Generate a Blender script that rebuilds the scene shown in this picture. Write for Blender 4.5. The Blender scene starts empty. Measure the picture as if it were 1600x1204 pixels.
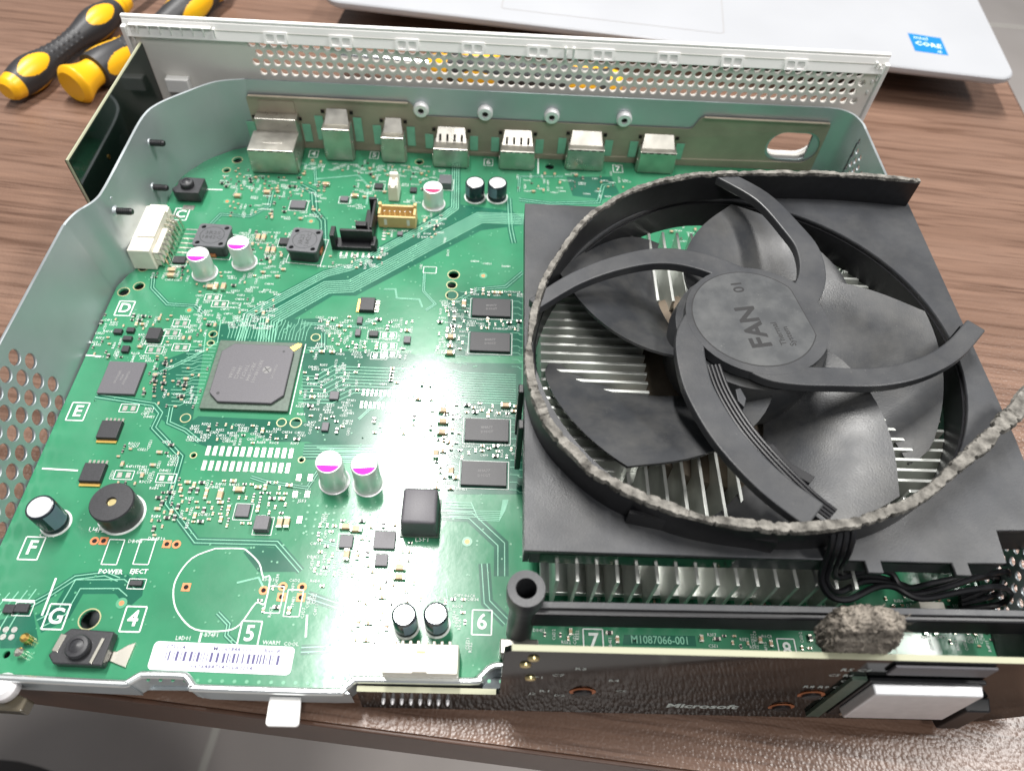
import bpy, bmesh, math, random
from mathutils import Vector, Matrix
random.seed(7)
S = 0.001                                   # everything below is written in millimetres
sc = bpy.context.scene
COL = sc.collection
R = math.radians

# ------------------------------------------------------------------ camera
cam_d = bpy.data.cameras.new('camera'); cam = bpy.data.objects.new('camera', cam_d); COL.objects.link(cam)
cam.location = (0, -0.160, 0.200)
cam.rotation_euler = (R(35.81), R(-2.676), R(0.664))
cam_d.sensor_width = 36; cam_d.sensor_fit = 'HORIZONTAL'; cam_d.lens = 25.85
cam_d.clip_start = 0.01; cam_d.clip_end = 20
cam_d.dof.use_dof = True; cam_d.dof.focus_distance = 0.225; cam_d.dof.aperture_fstop = 14
sc.camera = cam
# ------------------------------------------------------------------ room light
w = bpy.data.worlds.new('World'); sc.world = w; w.use_nodes = True
w.node_tree.nodes['Background'].inputs[0].default_value = (0.93, 0.97, 1.0, 1)
w.node_tree.nodes['Background'].inputs[1].default_value = 0.205
def ceiling_lamp(name, loc, sx, sy, power, rz=0, col=(1, .98, .95)):
    d = bpy.data.lights.new(name, 'AREA'); d.shape = 'RECTANGLE'; d.size = sx; d.size_y = sy; d.energy = power; d.color = col
    o = bpy.data.objects.new(name, d); COL.objects.link(o); o.location = loc; o.rotation_euler = (0, 0, rz)
    return o
ceiling_lamp('ceiling_tube_lamp', (-0.236, 0.745, 1.75), 0.075, 1.06, 56, R(-5.7))
ceiling_lamp('ceiling_panel_lamp', (1.28, 0.28, 1.75), 0.26, 0.6, 36)
ceiling_lamp('ceiling_panel_lamp', (0.25, -0.95, 1.75), 0.3, 0.6, 16)
sc.view_settings.view_transform = 'Standard'; sc.view_settings.look = 'None'
sc.view_settings.exposure = 0.0; sc.view_settings.gamma = 1.0; sc.view_settings.use_curve_mapping = False
sc.cycles.use_denoising = True
sc.cycles.max_bounces = 8

# ------------------------------------------------------------------ materials
MAT = {}
def mat(name, col, rough=.5, metal=0., spec=.5, noise=None, bump=None, coat=0., coat_rough=.1, rvar=None, trans=0., col2=None, dust=None):
    m = bpy.data.materials.new(name); m.use_nodes = True; nt = m.node_tree; b = nt.nodes['Principled BSDF']
    b.inputs['Base Color'].default_value = (*col, 1); b.inputs['Roughness'].default_value = rough
    b.inputs['Metallic'].default_value = metal; b.inputs['Specular IOR Level'].default_value = spec
    b.inputs['Coat Weight'].default_value = coat; b.inputs['Coat Roughness'].default_value = coat_rough
    if trans: b.inputs['Transmission Weight'].default_value = trans
    if noise or bump or rvar or dust:
        g = nt.nodes.new('ShaderNodeNewGeometry')
    if noise:                               # (scale per metre, amount)
        n = nt.nodes.new('ShaderNodeTexNoise'); n.inputs['Scale'].default_value = noise[0]; n.inputs['Detail'].default_value = 5
        nt.links.new(g.outputs['Position'], n.inputs['Vector'])
        mx = nt.nodes.new('ShaderNodeMix'); mx.data_type = 'RGBA'
        c2 = col2 or tuple(c * (1 - noise[1]) for c in col)
        mx.inputs['A'].default_value = (*c2, 1); mx.inputs['B'].default_value = (*[min(1, c * (1 + noise[1] * .6)) for c in col], 1)
        cr = nt.nodes.new('ShaderNodeMapRange'); cr.inputs['From Min'].default_value = .33; cr.inputs['From Max'].default_value = .67
        nt.links.new(n.outputs['Fac'], cr.inputs['Value']); nt.links.new(cr.outputs['Result'], mx.inputs['Factor'])
        nt.links.new(mx.outputs['Result'], b.inputs['Base Color'])
    if dust:                                # (patch scale, dust colour, most cover, speck amount): settled dust film and specks
        src = mx.outputs['Result']
        def lay(scale, det, lo, hi, top, src):
            n = nt.nodes.new('ShaderNodeTexNoise'); n.inputs['Scale'].default_value = scale; n.inputs['Detail'].default_value = det; n.inputs['Roughness'].default_value = .65
            nt.links.new(g.outputs['Position'], n.inputs['Vector'])
            cr = nt.nodes.new('ShaderNodeMapRange'); cr.inputs['From Min'].default_value = lo; cr.inputs['From Max'].default_value = hi; cr.inputs['To Max'].default_value = top
            nt.links.new(n.outputs['Fac'], cr.inputs['Value'])
            m2 = nt.nodes.new('ShaderNodeMix'); m2.data_type = 'RGBA'; m2.inputs['B'].default_value = (*dust[1], 1)
            nt.links.new(src, m2.inputs['A']); nt.links.new(cr.outputs['Result'], m2.inputs['Factor']); return m2.outputs['Result']
        src = lay(dust[0], 8, .42, .75, dust[2], src); src = lay(1500, 2, .70 , .78, dust[3], src)
        nt.links.new(src, b.inputs['Base Color'])
    if rvar:                                # (scale, low, high) smudges in the gloss
        n = nt.nodes.new('ShaderNodeTexNoise'); n.inputs['Scale'].default_value = rvar[0]; n.inputs['Detail'].default_value = 6
        nt.links.new(g.outputs['Position'], n.inputs['Vector'])
        cr = nt.nodes.new('ShaderNodeMapRange'); cr.inputs['From Min'].default_value = .3; cr.inputs['From Max'].default_value = .7
        cr.inputs['To Min'].default_value = rvar[1]; cr.inputs['To Max'].default_value = rvar[2]
        nt.links.new(n.outputs['Fac'], cr.inputs['Value']); nt.links.new(cr.outputs['Result'], b.inputs['Roughness'])
    if bump:                                # (scale, strength, distance)
        n = nt.nodes.new('ShaderNodeTexNoise'); n.inputs['Scale'].default_value = bump[0]; n.inputs['Detail'].default_value = 3
        nt.links.new(g.outputs['Position'], n.inputs['Vector'])
        bp = nt.nodes.new('ShaderNodeBump'); bp.inputs['Strength'].default_value = bump[1]; bp.inputs['Distance'].default_value = bump[2]
        nt.links.new(n.outputs['Fac'], bp.inputs['Height']); nt.links.new(bp.outputs['Normal'], b.inputs['Normal'])
    MAT[name] = m
    return m
mat('solder_mask', (.040, .226, .116), .17, spec=.5, noise=(60, .14), dust=(40, (.17, .28, .21), .14, .3), rvar=(35, .13, .235), bump=(420, .05, .0003))
mat('mask_bare', (.017, .118, .074), .17, spec=.5, noise=(90, .14), rvar=(35, .13, .235))
mat('mask_trace', (.24, .55, .39), .18, spec=.5, noise=(200, .15))
mat('board_edge', (.40, .40, .28), .6)
mat('silkscreen_ink', (.74, .80, .76), .55, noise=(900, .15))
mat('solder_pad', (.83, .80, .74), .28, 1., noise=(1500, .18))
mat('ring_tan', (.42, .40, .22), .4, .3)
mat('gold_pad', (.85, .55, .16), .3, 1.)
mat('copper_ring', (.60, .21, .09), .45, .4)
mat('hole_dark', (.012, .010, .008), .9)
mat('via_dot', (.085, .32, .18), .3)
mat('steel', (.50, .545, .565), .42, .62, noise=(25, .10), rvar=(70, .36, .54), bump=(900, .06, .0002))
mat('steel_edge', (.85, .88, .88), .3, .9)
mat('nickel', (.54, .52, .47), .3, .9, noise=(160, .18), rvar=(120, .24, .42))
mat('plate_silver', (.80, .80, .82), .35, .45, noise=(300, .06))
mat('foil', (.42, .36, .28), .45, .35, noise=(40, .22), rvar=(90, .42, .6), bump=(130, .3, .001))
mat('chip_black', (.030, .030, .034), .42, spec=.45, noise=(2500, .25), bump=(4000, .15, .0001))
mat('chip_mold', (.105, .10, .112), .46, spec=.5, noise=(2500, .12), bump=(4000, .12, .0001))
mat('chip_print', (.22, .215, .215), .6)
mat('chip_substrate', (.075, .115, .085), .4, noise=(900, .2))
mat('ferrite', (.105, .108, .118), .45, spec=.5, noise=(1800, .14), bump=(2500, .2, .0001))
mat('ferrite_side', (.03, .032, .034), .4, noise=(900, .3))
mat('cap_aluminium', (.82, .84, .82), .4, .6)
mat('cap_top', (.88, .89, .90), .3, .7)
mat('cap_white', (.90, .88, .89), .35, .3)
mat('cap_magenta', (.72, .02, .42), .6, spec=.3)
mat('cap_crimson', (.75, .03, .13), .6, spec=.3)
mat('cap_sleeve', (.014, .020, .030), .22, spec=.6)
mat('cap_stripe', (.16, .22, .28), .3)
mat('rubber_black', (.016, .016, .018), .5)
mat('nylon_white', (.82, .78, .68), .45, noise=(300, .06))
mat('nylon_cream', (.85, .80, .70), .4, noise=(300, .06))
mat('nylon_beige', (.66, .47, .20), .45, noise=(300, .1))
mat('plastic_black', (.012, .012, .014), .38, noise=(500, .25))
mat('tin', (.86, .82, .72), .25, 1.)
mat('ceramic_tan', (.52, .37, .22), .45, noise=(900, .2))
mat('resistor_black', (.02, .02, .022), .4)
mat('label_paper', (.86, .88, .90), .5)
mat('label_ink', (.09, .08, .20), .6)
mat('fan_plastic', (.035, .037, .041), .33, spec=.5, noise=(30, .22), dust=(75, (.17, .162, .145), .28, .45), rvar=(60, .27, .5), bump=(2200, .18, .0002))
mat('fan_frame', (.037, .039, .044), .40, spec=.5, noise=(45, .25), dust=(70, (.17, .165, .155), .22, .6), rvar=(50, .33, .55), bump=(2600, .2, .0002))
mat('fan_print', (.012, .012, .013), .6)
mat('fan_label', (.058, .061, .065), .45, noise=(180, .12), dust=(90, (.20, .20, .19), .3, .7))
mat('foam', (.225, .213, .193), .95, spec=.1, noise=(330, .62), bump=(700, .9, .0012))
mat('dust', (.31, .275, .235), 1., spec=.05, noise=(300, .4), bump=(700, 1., .002))
mat('fin_aluminium', (.72, .74, .70), .36, .62, noise=(120, .14), rvar=(90, .3, .46))
mat('sink_base', (.20, .16, .12), .55, .35, noise=(70, .4), rvar=(60, .4, .7))
mat('wire_black', (.010, .010, .012), .33)
mat('plastic_white', (.86, .85, .83), .42, noise=(20, .04))
mat('panel_inner', (.80, .775, .725), .5, 0., noise=(40, .07))
mat('board_black', (.004, .005, .005), .07, spec=.24, rvar=(30, .05, .12))
mat('board_dark_green', (.006, .014, .010), .10, spec=.5, rvar=(30, .06, .16))
mat('laptop_shell', (.46, .47, .495), .38, .15, noise=(8, .02), rvar=(25, .34, .44))
mat('laptop_edge', (.40, .38, .37), .4, .3)
mat('laptop_base', (.26, .21, .18), .5)
mat('rubber_foot', (.02, .02, .02), .7)
mat('sticker_blue', (.008, .20, .60), .3)
mat('sticker_print', (.75, .88, .95), .4)
mat('driver_yellow', (.90, .47, .008), .38, noise=(60, .07))
mat('driver_black', (.030, .030, .033), .48, bump=(1500, .25, .0003))
mat('chrome', (.75, .76, .78), .18, 1.)
mat('driver_green', (.05, .45, .12), .45)
mat('edge_band', (.085, .040, .024), .42, noise=(40, .2))
mat('seat_vinyl', (.008, .008, .010), .55)
mat('brass', (.72, .60, .30), .3, 1.)
mat('brown_plastic', (.10, .085, .06), .25)

def wood():
    m = bpy.data.materials.new('laminate_wood'); m.use_nodes = True; nt = m.node_tree; b = nt.nodes['Principled BSDF']; L = nt.links.new
    g = nt.nodes.new('ShaderNodeNewGeometry')
    mp = nt.nodes.new('ShaderNodeMapping'); mp.inputs['Rotation'].default_value = (0, 0, R(6.2)); L(g.outputs['Position'], mp.inputs['Vector'])
    def nz(scale, stretch, det, dist=0.):
        q = nt.nodes.new('ShaderNodeMapping'); q.inputs['Scale'].default_value = (stretch, 1, 1); L(mp.outputs['Vector'], q.inputs['Vector'])
        n = nt.nodes.new('ShaderNodeTexNoise'); n.inputs['Scale'].default_value = scale; n.inputs['Detail'].default_value = det
        n.inputs['Distortion'].default_value = dist; L(q.outputs['Vector'], n.inputs['Vector']); return n.outputs['Fac']
    broad = nz(34, .10, 5, .6); fine = nz(400, .040, 7, .4); pore = nz(900, .04, 3)
    def ramp(src, pts):
        r = nt.nodes.new('ShaderNodeValToRGB'); e = r.color_ramp.elements
        e[0].position, e[0].color = pts[0][0], (*pts[0][1], 1); e[1].position, e[1].color = pts[-1][0], (*pts[-1][1], 1)
        for p, c in pts[1:-1]:
            k = e.new(p); k.color = (*c, 1)
        L(src, r.inputs['Fac']); return r.outputs['Color']
    c1 = ramp(broad, [(.30, (.165, .097, .068)), (.5, (.200, .121, .087)), (.70, (.235, .147, .108))])
    c2 = ramp(fine, [(.32, (.60, .54, .50)), (.47, (.94, .92, .91)), (.66, (1.12, 1.10, 1.08))])
    c3 = ramp(pore, [(.30, (.62, .58, .56)), (.44, (1, 1, 1)), (1, (1, 1, 1))])
    def mul(a, c):
        x = nt.nodes.new('ShaderNodeMix'); x.data_type = 'RGBA'; x.blend_type = 'MULTIPLY'; x.inputs['Factor'].default_value = 1
        L(a, x.inputs['A']); L(c, x.inputs['B']); return x.outputs['Result']
    L(mul(mul(c1, c2), c3), b.inputs['Base Color'])
    b.inputs['Roughness'].default_value = .30; b.inputs['Specular IOR Level'].default_value = .5
    peb = nt.nodes.new('ShaderNodeTexVoronoi'); peb.feature = 'SMOOTH_F1'; peb.inputs['Scale'].default_value = 1050; peb.inputs['Smoothness'].default_value = .6
    L(g.outputs['Position'], peb.inputs['Vector'])
    bp = nt.nodes.new('ShaderNodeBump'); bp.inputs['Strength'].default_value = .5; bp.inputs['Distance'].default_value = -.00022
    L(peb.outputs['Distance'], bp.inputs['Height']); L(bp.outputs['Normal'], b.inputs['Normal'])
    MAT['laminate_wood'] = m
wood()
def floor_mat():
    m = bpy.data.materials.new('floor_tile'); m.use_nodes = True; nt = m.node_tree; b = nt.nodes['Principled BSDF']; L = nt.links.new
    g = nt.nodes.new('ShaderNodeNewGeometry'); n = nt.nodes.new('ShaderNodeTexNoise'); n.inputs['Scale'].default_value = 9; n.inputs['Detail'].default_value = 6
    L(g.outputs['Position'], n.inputs['Vector'])
    r = nt.nodes.new('ShaderNodeValToRGB'); r.color_ramp.elements[0].color = (.40, .365, .345, 1); r.color_ramp.elements[1].color = (.52, .48, .46, 1)
    L(n.outputs['Fac'], r.inputs['Fac']); L(r.outputs['Color'], b.inputs['Base Color']); b.inputs['Roughness'].default_value = .3
    MAT['floor_tile'] = m
floor_mat()
mat('grout', (.62, .60, .55), .8)

# ------------------------------------------------------------------ mesh helpers
WL = {}                                      # world base (mm) of every empty / part that has children
def tag(o, label=None, cat=None, group=None, kind=None):
    if label: o['label'] = label
    if cat: o['category'] = cat
    if group: o['group'] = group
    if kind: o['kind'] = kind
    return o
def thing(name, loc, label, cat, group=None):
    o = bpy.data.objects.new(name, None); COL.objects.link(o); o.location = [c * S for c in loc]; o.empty_display_size = .01
    WL[o.name] = Vector(loc); return tag(o, label, cat, group)
class MB:
    def __init__(s): s.v = []; s.f = []
    def add(s, vs, fs):
        k = len(s.v); s.v += [tuple(q) for q in vs]; s.f += [tuple(i + k for i in f) for f in fs]; return s
    def box(s, cx, cy, z0, sx, sy, h, rz=0., tx=0., ty=0.):
        c, n = math.cos(rz), math.sin(rz); vs = []
        for z, ax, ay in ((z0, sx / 2, sy / 2), (z0 + h, sx / 2 - tx, sy / 2 - ty)):
            for px, py in ((-ax, -ay), (ax, -ay), (ax, ay), (-ax, ay)):
                vs.append((cx + px * c - py * n, cy + px * n + py * c, z))
        return s.add(vs, [(3, 2, 1, 0), (4, 5, 6, 7), (0, 1, 5, 4), (1, 2, 6, 5), (2, 3, 7, 6), (3, 0, 4, 7)])
    def prism(s, poly, z0, z1):
        a = sum(poly[i][0] * poly[(i + 1) % len(poly)][1] - poly[(i + 1) % len(poly)][0] * poly[i][1] for i in range(len(poly)))
        if a < 0: poly = poly[::-1]
        n = len(poly)
        return s.add([(x, y, z0) for x, y in poly] + [(x, y, z1) for x, y in poly],
                     [tuple(range(n - 1, -1, -1)), tuple(range(n, 2 * n))] + [(i, (i + 1) % n, n + (i + 1) % n, n + i) for i in range(n)])
    def sheet(s, poly, z):
        a = sum(poly[i][0] * poly[(i + 1) % len(poly)][1] - poly[(i + 1) % len(poly)][0] * poly[i][1] for i in range(len(poly)))
        if a < 0: poly = poly[::-1]
        return s.add([(x, y, z) for x, y in poly], [tuple(range(len(poly)))])
    def lathe(s, prof, c=(0, 0, 0), n=24, M=None, cap=True):
        vs = []; fs = []; m = len(prof)
        for r, z in prof:
            for i in range(n):
                a = 2 * math.pi * i / n; p = Vector((r * math.cos(a), r * math.sin(a), z))
                if M is not None: p = M @ p
                vs.append((p[0] + c[0], p[1] + c[1], p[2] + c[2]))
        for j in range(m - 1):
            for i in range(n):
                fs.append((j * n + i, j * n + (i + 1) % n, (j + 1) * n + (i + 1) % n, (j + 1) * n + i))
        if cap:
            fs.append(tuple(range(n - 1, -1, -1))); fs.append(tuple(range((m - 1) * n, m * n)))
        return s.add(vs, fs)
    def cyl(s, x, y, z0, r, h, n=20): return s.lathe([(r, z0), (r, z0 + h)], (x, y, 0), n)
    def disc(s, x, y, z, r, n=16, r2=None): return s.sheet([(x + r * math.cos(2 * math.pi * i / n), y + (r2 or r) * math.sin(2 * math.pi * i / n)) for i in range(n)], z)
    def ring(s, x, y, z, r0, r1, n=20):
        vs = []; fs = []
        for i in range(n):
            a = 2 * math.pi * i / n; vs += [(x + r0 * math.cos(a), y + r0 * math.sin(a), z), (x + r1 * math.cos(a), y + r1 * math.sin(a), z)]
            j = (i + 1) % n; fs.append((2 * i, 2 * i + 1, 2 * j + 1, 2 * j))
        return s.add(vs, fs)
    def tube(s, path, r, n=8):
        P = [Vector(p) for p in path]; up = Vector((0, 0, 1)); vs = []; fs = []
        for i, p in enumerate(P):
            t = (P[min(i + 1, len(P) - 1)] - P[max(i - 1, 0)]).normalized()
            a = t.cross(up); a = a.normalized() if a.length > 1e-4 else Vector((1, 0, 0)); b = a.cross(t)
            vs += [tuple(p + r * (math.cos(2 * math.pi * k / n) * a + math.sin(2 * math.pi * k / n) * b)) for k in range(n)]
        for i in range(len(P) - 1):
            for k in range(n): fs.append((i * n + k, (i + 1) * n + k, (i + 1) * n + (k + 1) % n, i * n + (k + 1) % n))
        fs += [tuple(range(n)), tuple(range(len(P) * n - 1, (len(P) - 1) * n - 1, -1))]
        return s.add(vs, fs)
    def line(s, pts, wd, z):                 # a flat track with mitred bends
        s.k = getattr(s, 'k', 0) + 1; z += (s.k % 200) * .0002
        o1 = offset(pts, wd / 2); o2 = offset(pts, -wd / 2); n = len(pts)
        return s.add([(x, y, z) for x, y in o1] + [(x, y, z) for x, y in o2], [(i + 1, i, n + i, n + i + 1) for i in range(n - 1)])
    def wall(s, pts, t, z0, z1, closed=False):   # vertical wall along a plan line; z0, z1 numbers or lists
        n = len(pts); o1 = offset(pts, t / 2); o2 = offset(pts, -t / 2)
        g = lambda q, i: q[i] if isinstance(q, (list, tuple)) else q
        vs = []
        for i in range(n): vs += [(*o1[i], g(z0, i)), (*o2[i], g(z0, i)), (*o2[i], g(z1, i)), (*o1[i], g(z1, i))]
        fs = []
        for i in range(n - 1):
            for k in range(4): fs.append((4 * i + k, 4 * i + (k + 1) % 4, 4 * i + 4 + (k + 1) % 4, 4 * i + 4 + k))
        fs += [(3, 2, 1, 0), tuple(4 * (n - 1) + k for k in range(4))]
        return s.add(vs, fs)
    def mesh(s, name, bevel=0., smooth=False, seg=2, at=(0, 0, 0), angle=35):
        me = bpy.data.meshes.new(name); me.from_pydata([((x - at[0]) * S, (y - at[1]) * S, (z - at[2]) * S) for x, y, z in s.v], [], s.f)
        bm = bmesh.new(); bm.from_mesh(me)
        bmesh.ops.recalc_face_normals(bm, faces=[f for f in bm.faces]) if any(len(e.link_faces) > 1 for e in bm.edges) else None
        if bevel:
            ed = [e for e in bm.edges if len(e.link_faces) == 2 and e.calc_face_angle(0) > R(angle)]
            bmesh.ops.bevel(bm, geom=ed, offset=bevel * S, segments=seg, affect='EDGES', profile=.5, clamp_overlap=True)
        if smooth:
            for f in bm.faces: f.smooth = True
        bm.to_mesh(me); bm.free()
        if smooth: me.set_sharp_from_angle(angle=R(angle))
        return me
    def build(s, name, m, parent=None, bevel=0., smooth=False, seg=2, loc=None, rz=0., kind=None, label=None):
        """verts in world mm, or local about `loc` when loc is given"""
        base = WL.get(parent.name, Vector((0, 0, 0))) if parent else Vector((0, 0, 0))
        if loc is None: me = s.mesh(name, bevel, smooth, seg, base)
        else: me = s.mesh(name, bevel, smooth, seg)
        return put(name, me, m, parent, loc, rz, kind, label)
def put(name, me, m, parent=None, loc=None, rz=0., kind=None, label=None):
    if m and not me.materials: me.materials.append(MAT[m])
    o = bpy.data.objects.new(name, me); COL.objects.link(o)
    base = WL.get(parent.name, Vector((0, 0, 0))) if parent else Vector((0, 0, 0))
    if loc is not None: o.location = (Vector(loc) - base) * S
    o.rotation_euler.z = rz
    if parent: o.parent = parent
    WL[o.name] = Vector(loc) if loc is not None else base
    return tag(o, label, kind=kind)
def sub(name, me, m, parent):                # a sub-part whose mesh is local to its (possibly turned) part
    if m and not me.materials: me.materials.append(MAT[m])
    o = bpy.data.objects.new(name, me); COL.objects.link(o); o.parent = parent; return o
def offset(pts, d):
    out = []; n = len(pts)
    for i in range(n):
        a = Vector(pts[max(i - 1, 0)][:2]); b = Vector(pts[i][:2]); c = Vector(pts[min(i + 1, n - 1)][:2])
        u = (b - a) if i > 0 else (c - b); v = (c - b) if i < n - 1 else (b - a)
        u = u.normalized(); v = v.normalized(); nu = Vector((-u.y, u.x)); nv = Vector((-v.y, v.x)); m = nu + nv
        m = m / max(m.length_squared, .3) * 2 if m.length > 1e-6 else nu
        out.append((b.x + m.x * d, b.y + m.y * d))
    return out
def smoothed(pts, k=6):                      # Catmull-Rom through the points
    P = [Vector(p) for p in pts]; out = []
    for i in range(len(P) - 1):
        p0 = P[max(i - 1, 0)]; p1 = P[i]; p2 = P[i + 1]; p3 = P[min(i + 2, len(P) - 1)]
        for j in range(k):
            t = j / k
            out.append(tuple(.5 * ((2 * p1) + (p2 - p0) * t + (2 * p0 - 5 * p1 + 4 * p2 - p3) * t * t + (3 * p1 - p0 - 3 * p2 + p3) * t ** 3)))
    out.append(tuple(P[-1])); return out
def circ(x, y, r, n=12, r2=None): return [(x + r * math.cos(2 * math.pi * i / n), y + (r2 or r) * math.sin(2 * math.pi * i / n)) for i in range(n)]
def rounded(x0, y0, x1, y1, r, n=4):
    out = []
    for cx, cy, a0 in ((x1 - r, y0 + r, -90), (x1 - r, y1 - r, 0), (x0 + r, y1 - r, 90), (x0 + r, y0 + r, 180)):
        for i in range(n + 1): a = R(a0 + 90 * i / n); out.append((cx + r * math.cos(a), cy + r * math.sin(a)))
    return out
def plate(name, outline, holes, t, place, at=(0, 0, 0)):
    """flat plate with real holes: outline and holes in (u, v) mm, thickness t; place(u, v, w) -> world mm"""
    cu = bpy.data.curves.new(name, 'CURVE'); cu.dimensions = '2D'; cu.fill_mode = 'BOTH'; cu.extrude = t / 2
    for poly in [outline] + holes:
        sp = cu.splines.new('POLY'); sp.points.add(len(poly) - 1); sp.use_cyclic_u = True
        for q, (x, y) in zip(sp.points, poly): q.co = (x, y, 0, 1)
    ob = bpy.data.objects.new('tmp', cu); me = bpy.data.meshes.new_from_object(ob); bpy.data.objects.remove(ob); bpy.data.curves.remove(cu)
    for v in me.vertices:
        p = place(*v.co); v.co = ((p[0] - at[0]) * S, (p[1] - at[1]) * S, (p[2] - at[2]) * S)
    bm = bmesh.new(); bm.from_mesh(me); bmesh.ops.remove_doubles(bm, verts=bm.verts, dist=1e-7); bmesh.ops.recalc_face_normals(bm, faces=bm.faces); bm.to_mesh(me); bm.free()
    me.name = name; return me
_txt = {}
def glyphs(text, res=1, bold=0.):
    """flat outline of a word at size 1, as (verts, faces), origin at its centre"""
    if (text, bold) in _txt: return _txt[(text, bold)]
    cu = bpy.data.curves.new('t', 'FONT'); cu.body = text; cu.align_x = 'CENTER'; cu.align_y = 'CENTER'; cu.resolution_u = res; cu.fill_mode = 'FRONT'; cu.offset = bold
    ob = bpy.data.objects.new('t', cu); me = bpy.data.meshes.new_from_object(ob)
    r = ([tuple(v.co) for v in me.vertices], [tuple(p.vertices) for p in me.polygons])
    bpy.data.objects.remove(ob); bpy.data.curves.remove(cu); bpy.data.meshes.remove(me); _txt[(text, bold)] = r; return r
def write(mb, text, x, y, z, size, rz=0., sx=1., place=None, res=1, bold=0.):
    v, f = glyphs(text, res, bold); c, n = math.cos(rz), math.sin(rz)
    pts = [(x + (a * sx * c - b * n) * size, y + (a * sx * n + b * c) * size, z) for a, b, _ in v]
    if place: pts = [place(*p) for p in pts]
    mb.add(pts, f)

# ================================================================== the setting: table and floor
TZ = -14.0
ta = R(-5.65); E1 = Vector((math.cos(ta), math.sin(ta))); E2 = Vector((-math.sin(ta), math.cos(ta)))
def tb(u, v): p = Vector((-42, -119.4)) + E1 * u + E2 * v; return (p.x, p.y)
m = MB().prism([tb(-700, 1.2), tb(282, 1.2), tb(282, 700), tb(-700, 700)], TZ - 24, TZ)
table = m.build('table_top', 'laminate_wood', kind='structure'); tag(table, 'brown wood-grain laminate table top')
m = MB().prism([tb(-700, 0), tb(283.2, 0), tb(283.2, 1.2), tb(-700, 1.2)], TZ - 24.2, TZ - .25); m.build('edge_band', 'edge_band', table, bevel=.4)
m = MB().prism([tb(282, 1.2), tb(283.2, 1.2), tb(283.2, 700), tb(282, 700)], TZ - 24.2, TZ - .25); m.build('edge_band', 'edge_band', table, bevel=.4)
m = MB().prism([tb(20, 4), tb(29, 4), tb(29, 30), tb(20, 30)], TZ - 34, TZ - 24.3); m.build('table_bracket', 'plastic_black', table, bevel=.8)
m = MB().sheet([(-3000, -2500), (3000, -2500), (3000, 3500), (-3000, 3500)], -750)
floor = m.build('floor', 'floor_tile', kind='structure')
m = MB()
for k in range(-4, 5):
    m.line([(-250 + 600 * k - 300, -2000), (-250 + 600 * k + 260, 2600)], 9, -749.4)
    m.line([(-3000, 210 + 600 * k), (3000, -160 + 600 * k)], 9, -749.2)
m.build('grout_lines', 'grout', floor, kind='stuff')

st = thing('stool', (-345, -196, -745), 'black round padded stool seat below the table edge, bottom left corner', 'stool')
m = MB().lathe([(60, -440), (112, -434), (124, -420), (124, -405), (112, -392), (60, -388)], (-345, -196, 0), 48); m.build('seat', 'seat_vinyl', st, smooth=True)
m = MB().lathe([(22, -730), (22, -440)], (-345, -196, 0), 24); m.build('column', 'chrome', st, smooth=True)
m = MB().lathe([(70, -745), (66, -737), (24, -730)], (-345, -196, 0), 40); m.build('base', 'plastic_black', st, smooth=True)

# ================================================================== laptop
la = R(-6.9); F1 = Vector((math.cos(la), math.sin(la))); F2 = Vector((-math.sin(la), math.cos(la)))
LW = 352.0
def lp(u, v): p = Vector((-93.5, 221)) + F1 * u + F2 * v; return (p.x, p.y)
lap = thing('laptop', (*lp(LW / 2, 110), TZ), 'silver white laptop with a blue sticker on its palm rest, at the back', 'laptop')
m = MB(); n0 = []
def lrr(inset, r, z):                        # rounded outline ring
    return [(*lp(u, v), z) for u, v in rounded(inset, inset, LW - inset, 235 - inset, r, 5)]
rings = [lrr(6, 9, 0.0), lrr(1.4, 9, .6), lrr(.2, 9, 1.9), lrr(0, 9, 2.6), lrr(0, 9, 4.3), lrr(.7, 8.6, 5.0)]
nn = len(rings[0]); vs = [p for r_ in rings for p in r_]; fs = [tuple(range(nn - 1, -1, -1)), tuple(range((len(rings) - 1) * nn, len(rings) * nn))]
for j in range(len(rings) - 1):
    for i in range(nn): fs.append((j * nn + i, j * nn + (i + 1) % nn, (j + 1) * nn + (i + 1) % nn, (j + 1) * nn + i))
m.add(vs, fs); m.build('body', 'laptop_shell', lap, smooth=True)
rings = [lrr(40, 8, -9.0), lrr(24, 8, -7.6), lrr(7, 9, -.3), lrr(6.6, 9, .2)]; vs = [p for r_ in rings for p in r_]; fs = [tuple(range(nn - 1, -1, -1)), tuple(range(3 * nn, 4 * nn))]
for j in range(3):
    for i in range(nn): fs.append((j * nn + i, j * nn + (i + 1) % nn, (j + 1) * nn + (i + 1) % nn, (j + 1) * nn + i))
MB().add(vs, fs).build('base_cover', 'laptop_base', lap, smooth=True)
for u in (40, LW - 40):
    for v in (46, 190): m = MB().box(*lp(u, v), TZ, 30, 8, 5.2, la); m.build('rubber_foot', 'rubber_foot', lap, bevel=.6)
q = rounded(92, 12, 207, 80, 2, 3); q2 = rounded(91.6, 11.6, 207.4, 80.4, 2.2, 3)
m = MB().sheet([lp(*p) for p in q2], 5.03); m.build('trackpad_gap', 'laptop_edge', lap)
m = MB().prism([lp(*p) for p in q], 4.9, 5.07); m.build('trackpad', 'laptop_shell', lap)
stq = [(212.6, 218.2), (229.2, 214.7), (227.6, 198.1), (211.2, 200.8)]
m = MB().sheet(stq, 5.08); stk = m.build('sticker', 'sticker_blue', lap)
cx = sum(p[0] for p in stq) / 4; cy = sum(p[1] for p in stq) / 4
sa = math.atan2(stq[1][1] - stq[0][1], stq[1][0] - stq[0][0])
m = MB(); ux, uy = math.cos(sa), math.sin(sa)
write(m, 'intel', cx - 3.2 * ux + 5.2 * -uy, cy - 3.2 * uy + 5.2 * ux, 5.1, 4.2, sa)
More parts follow.
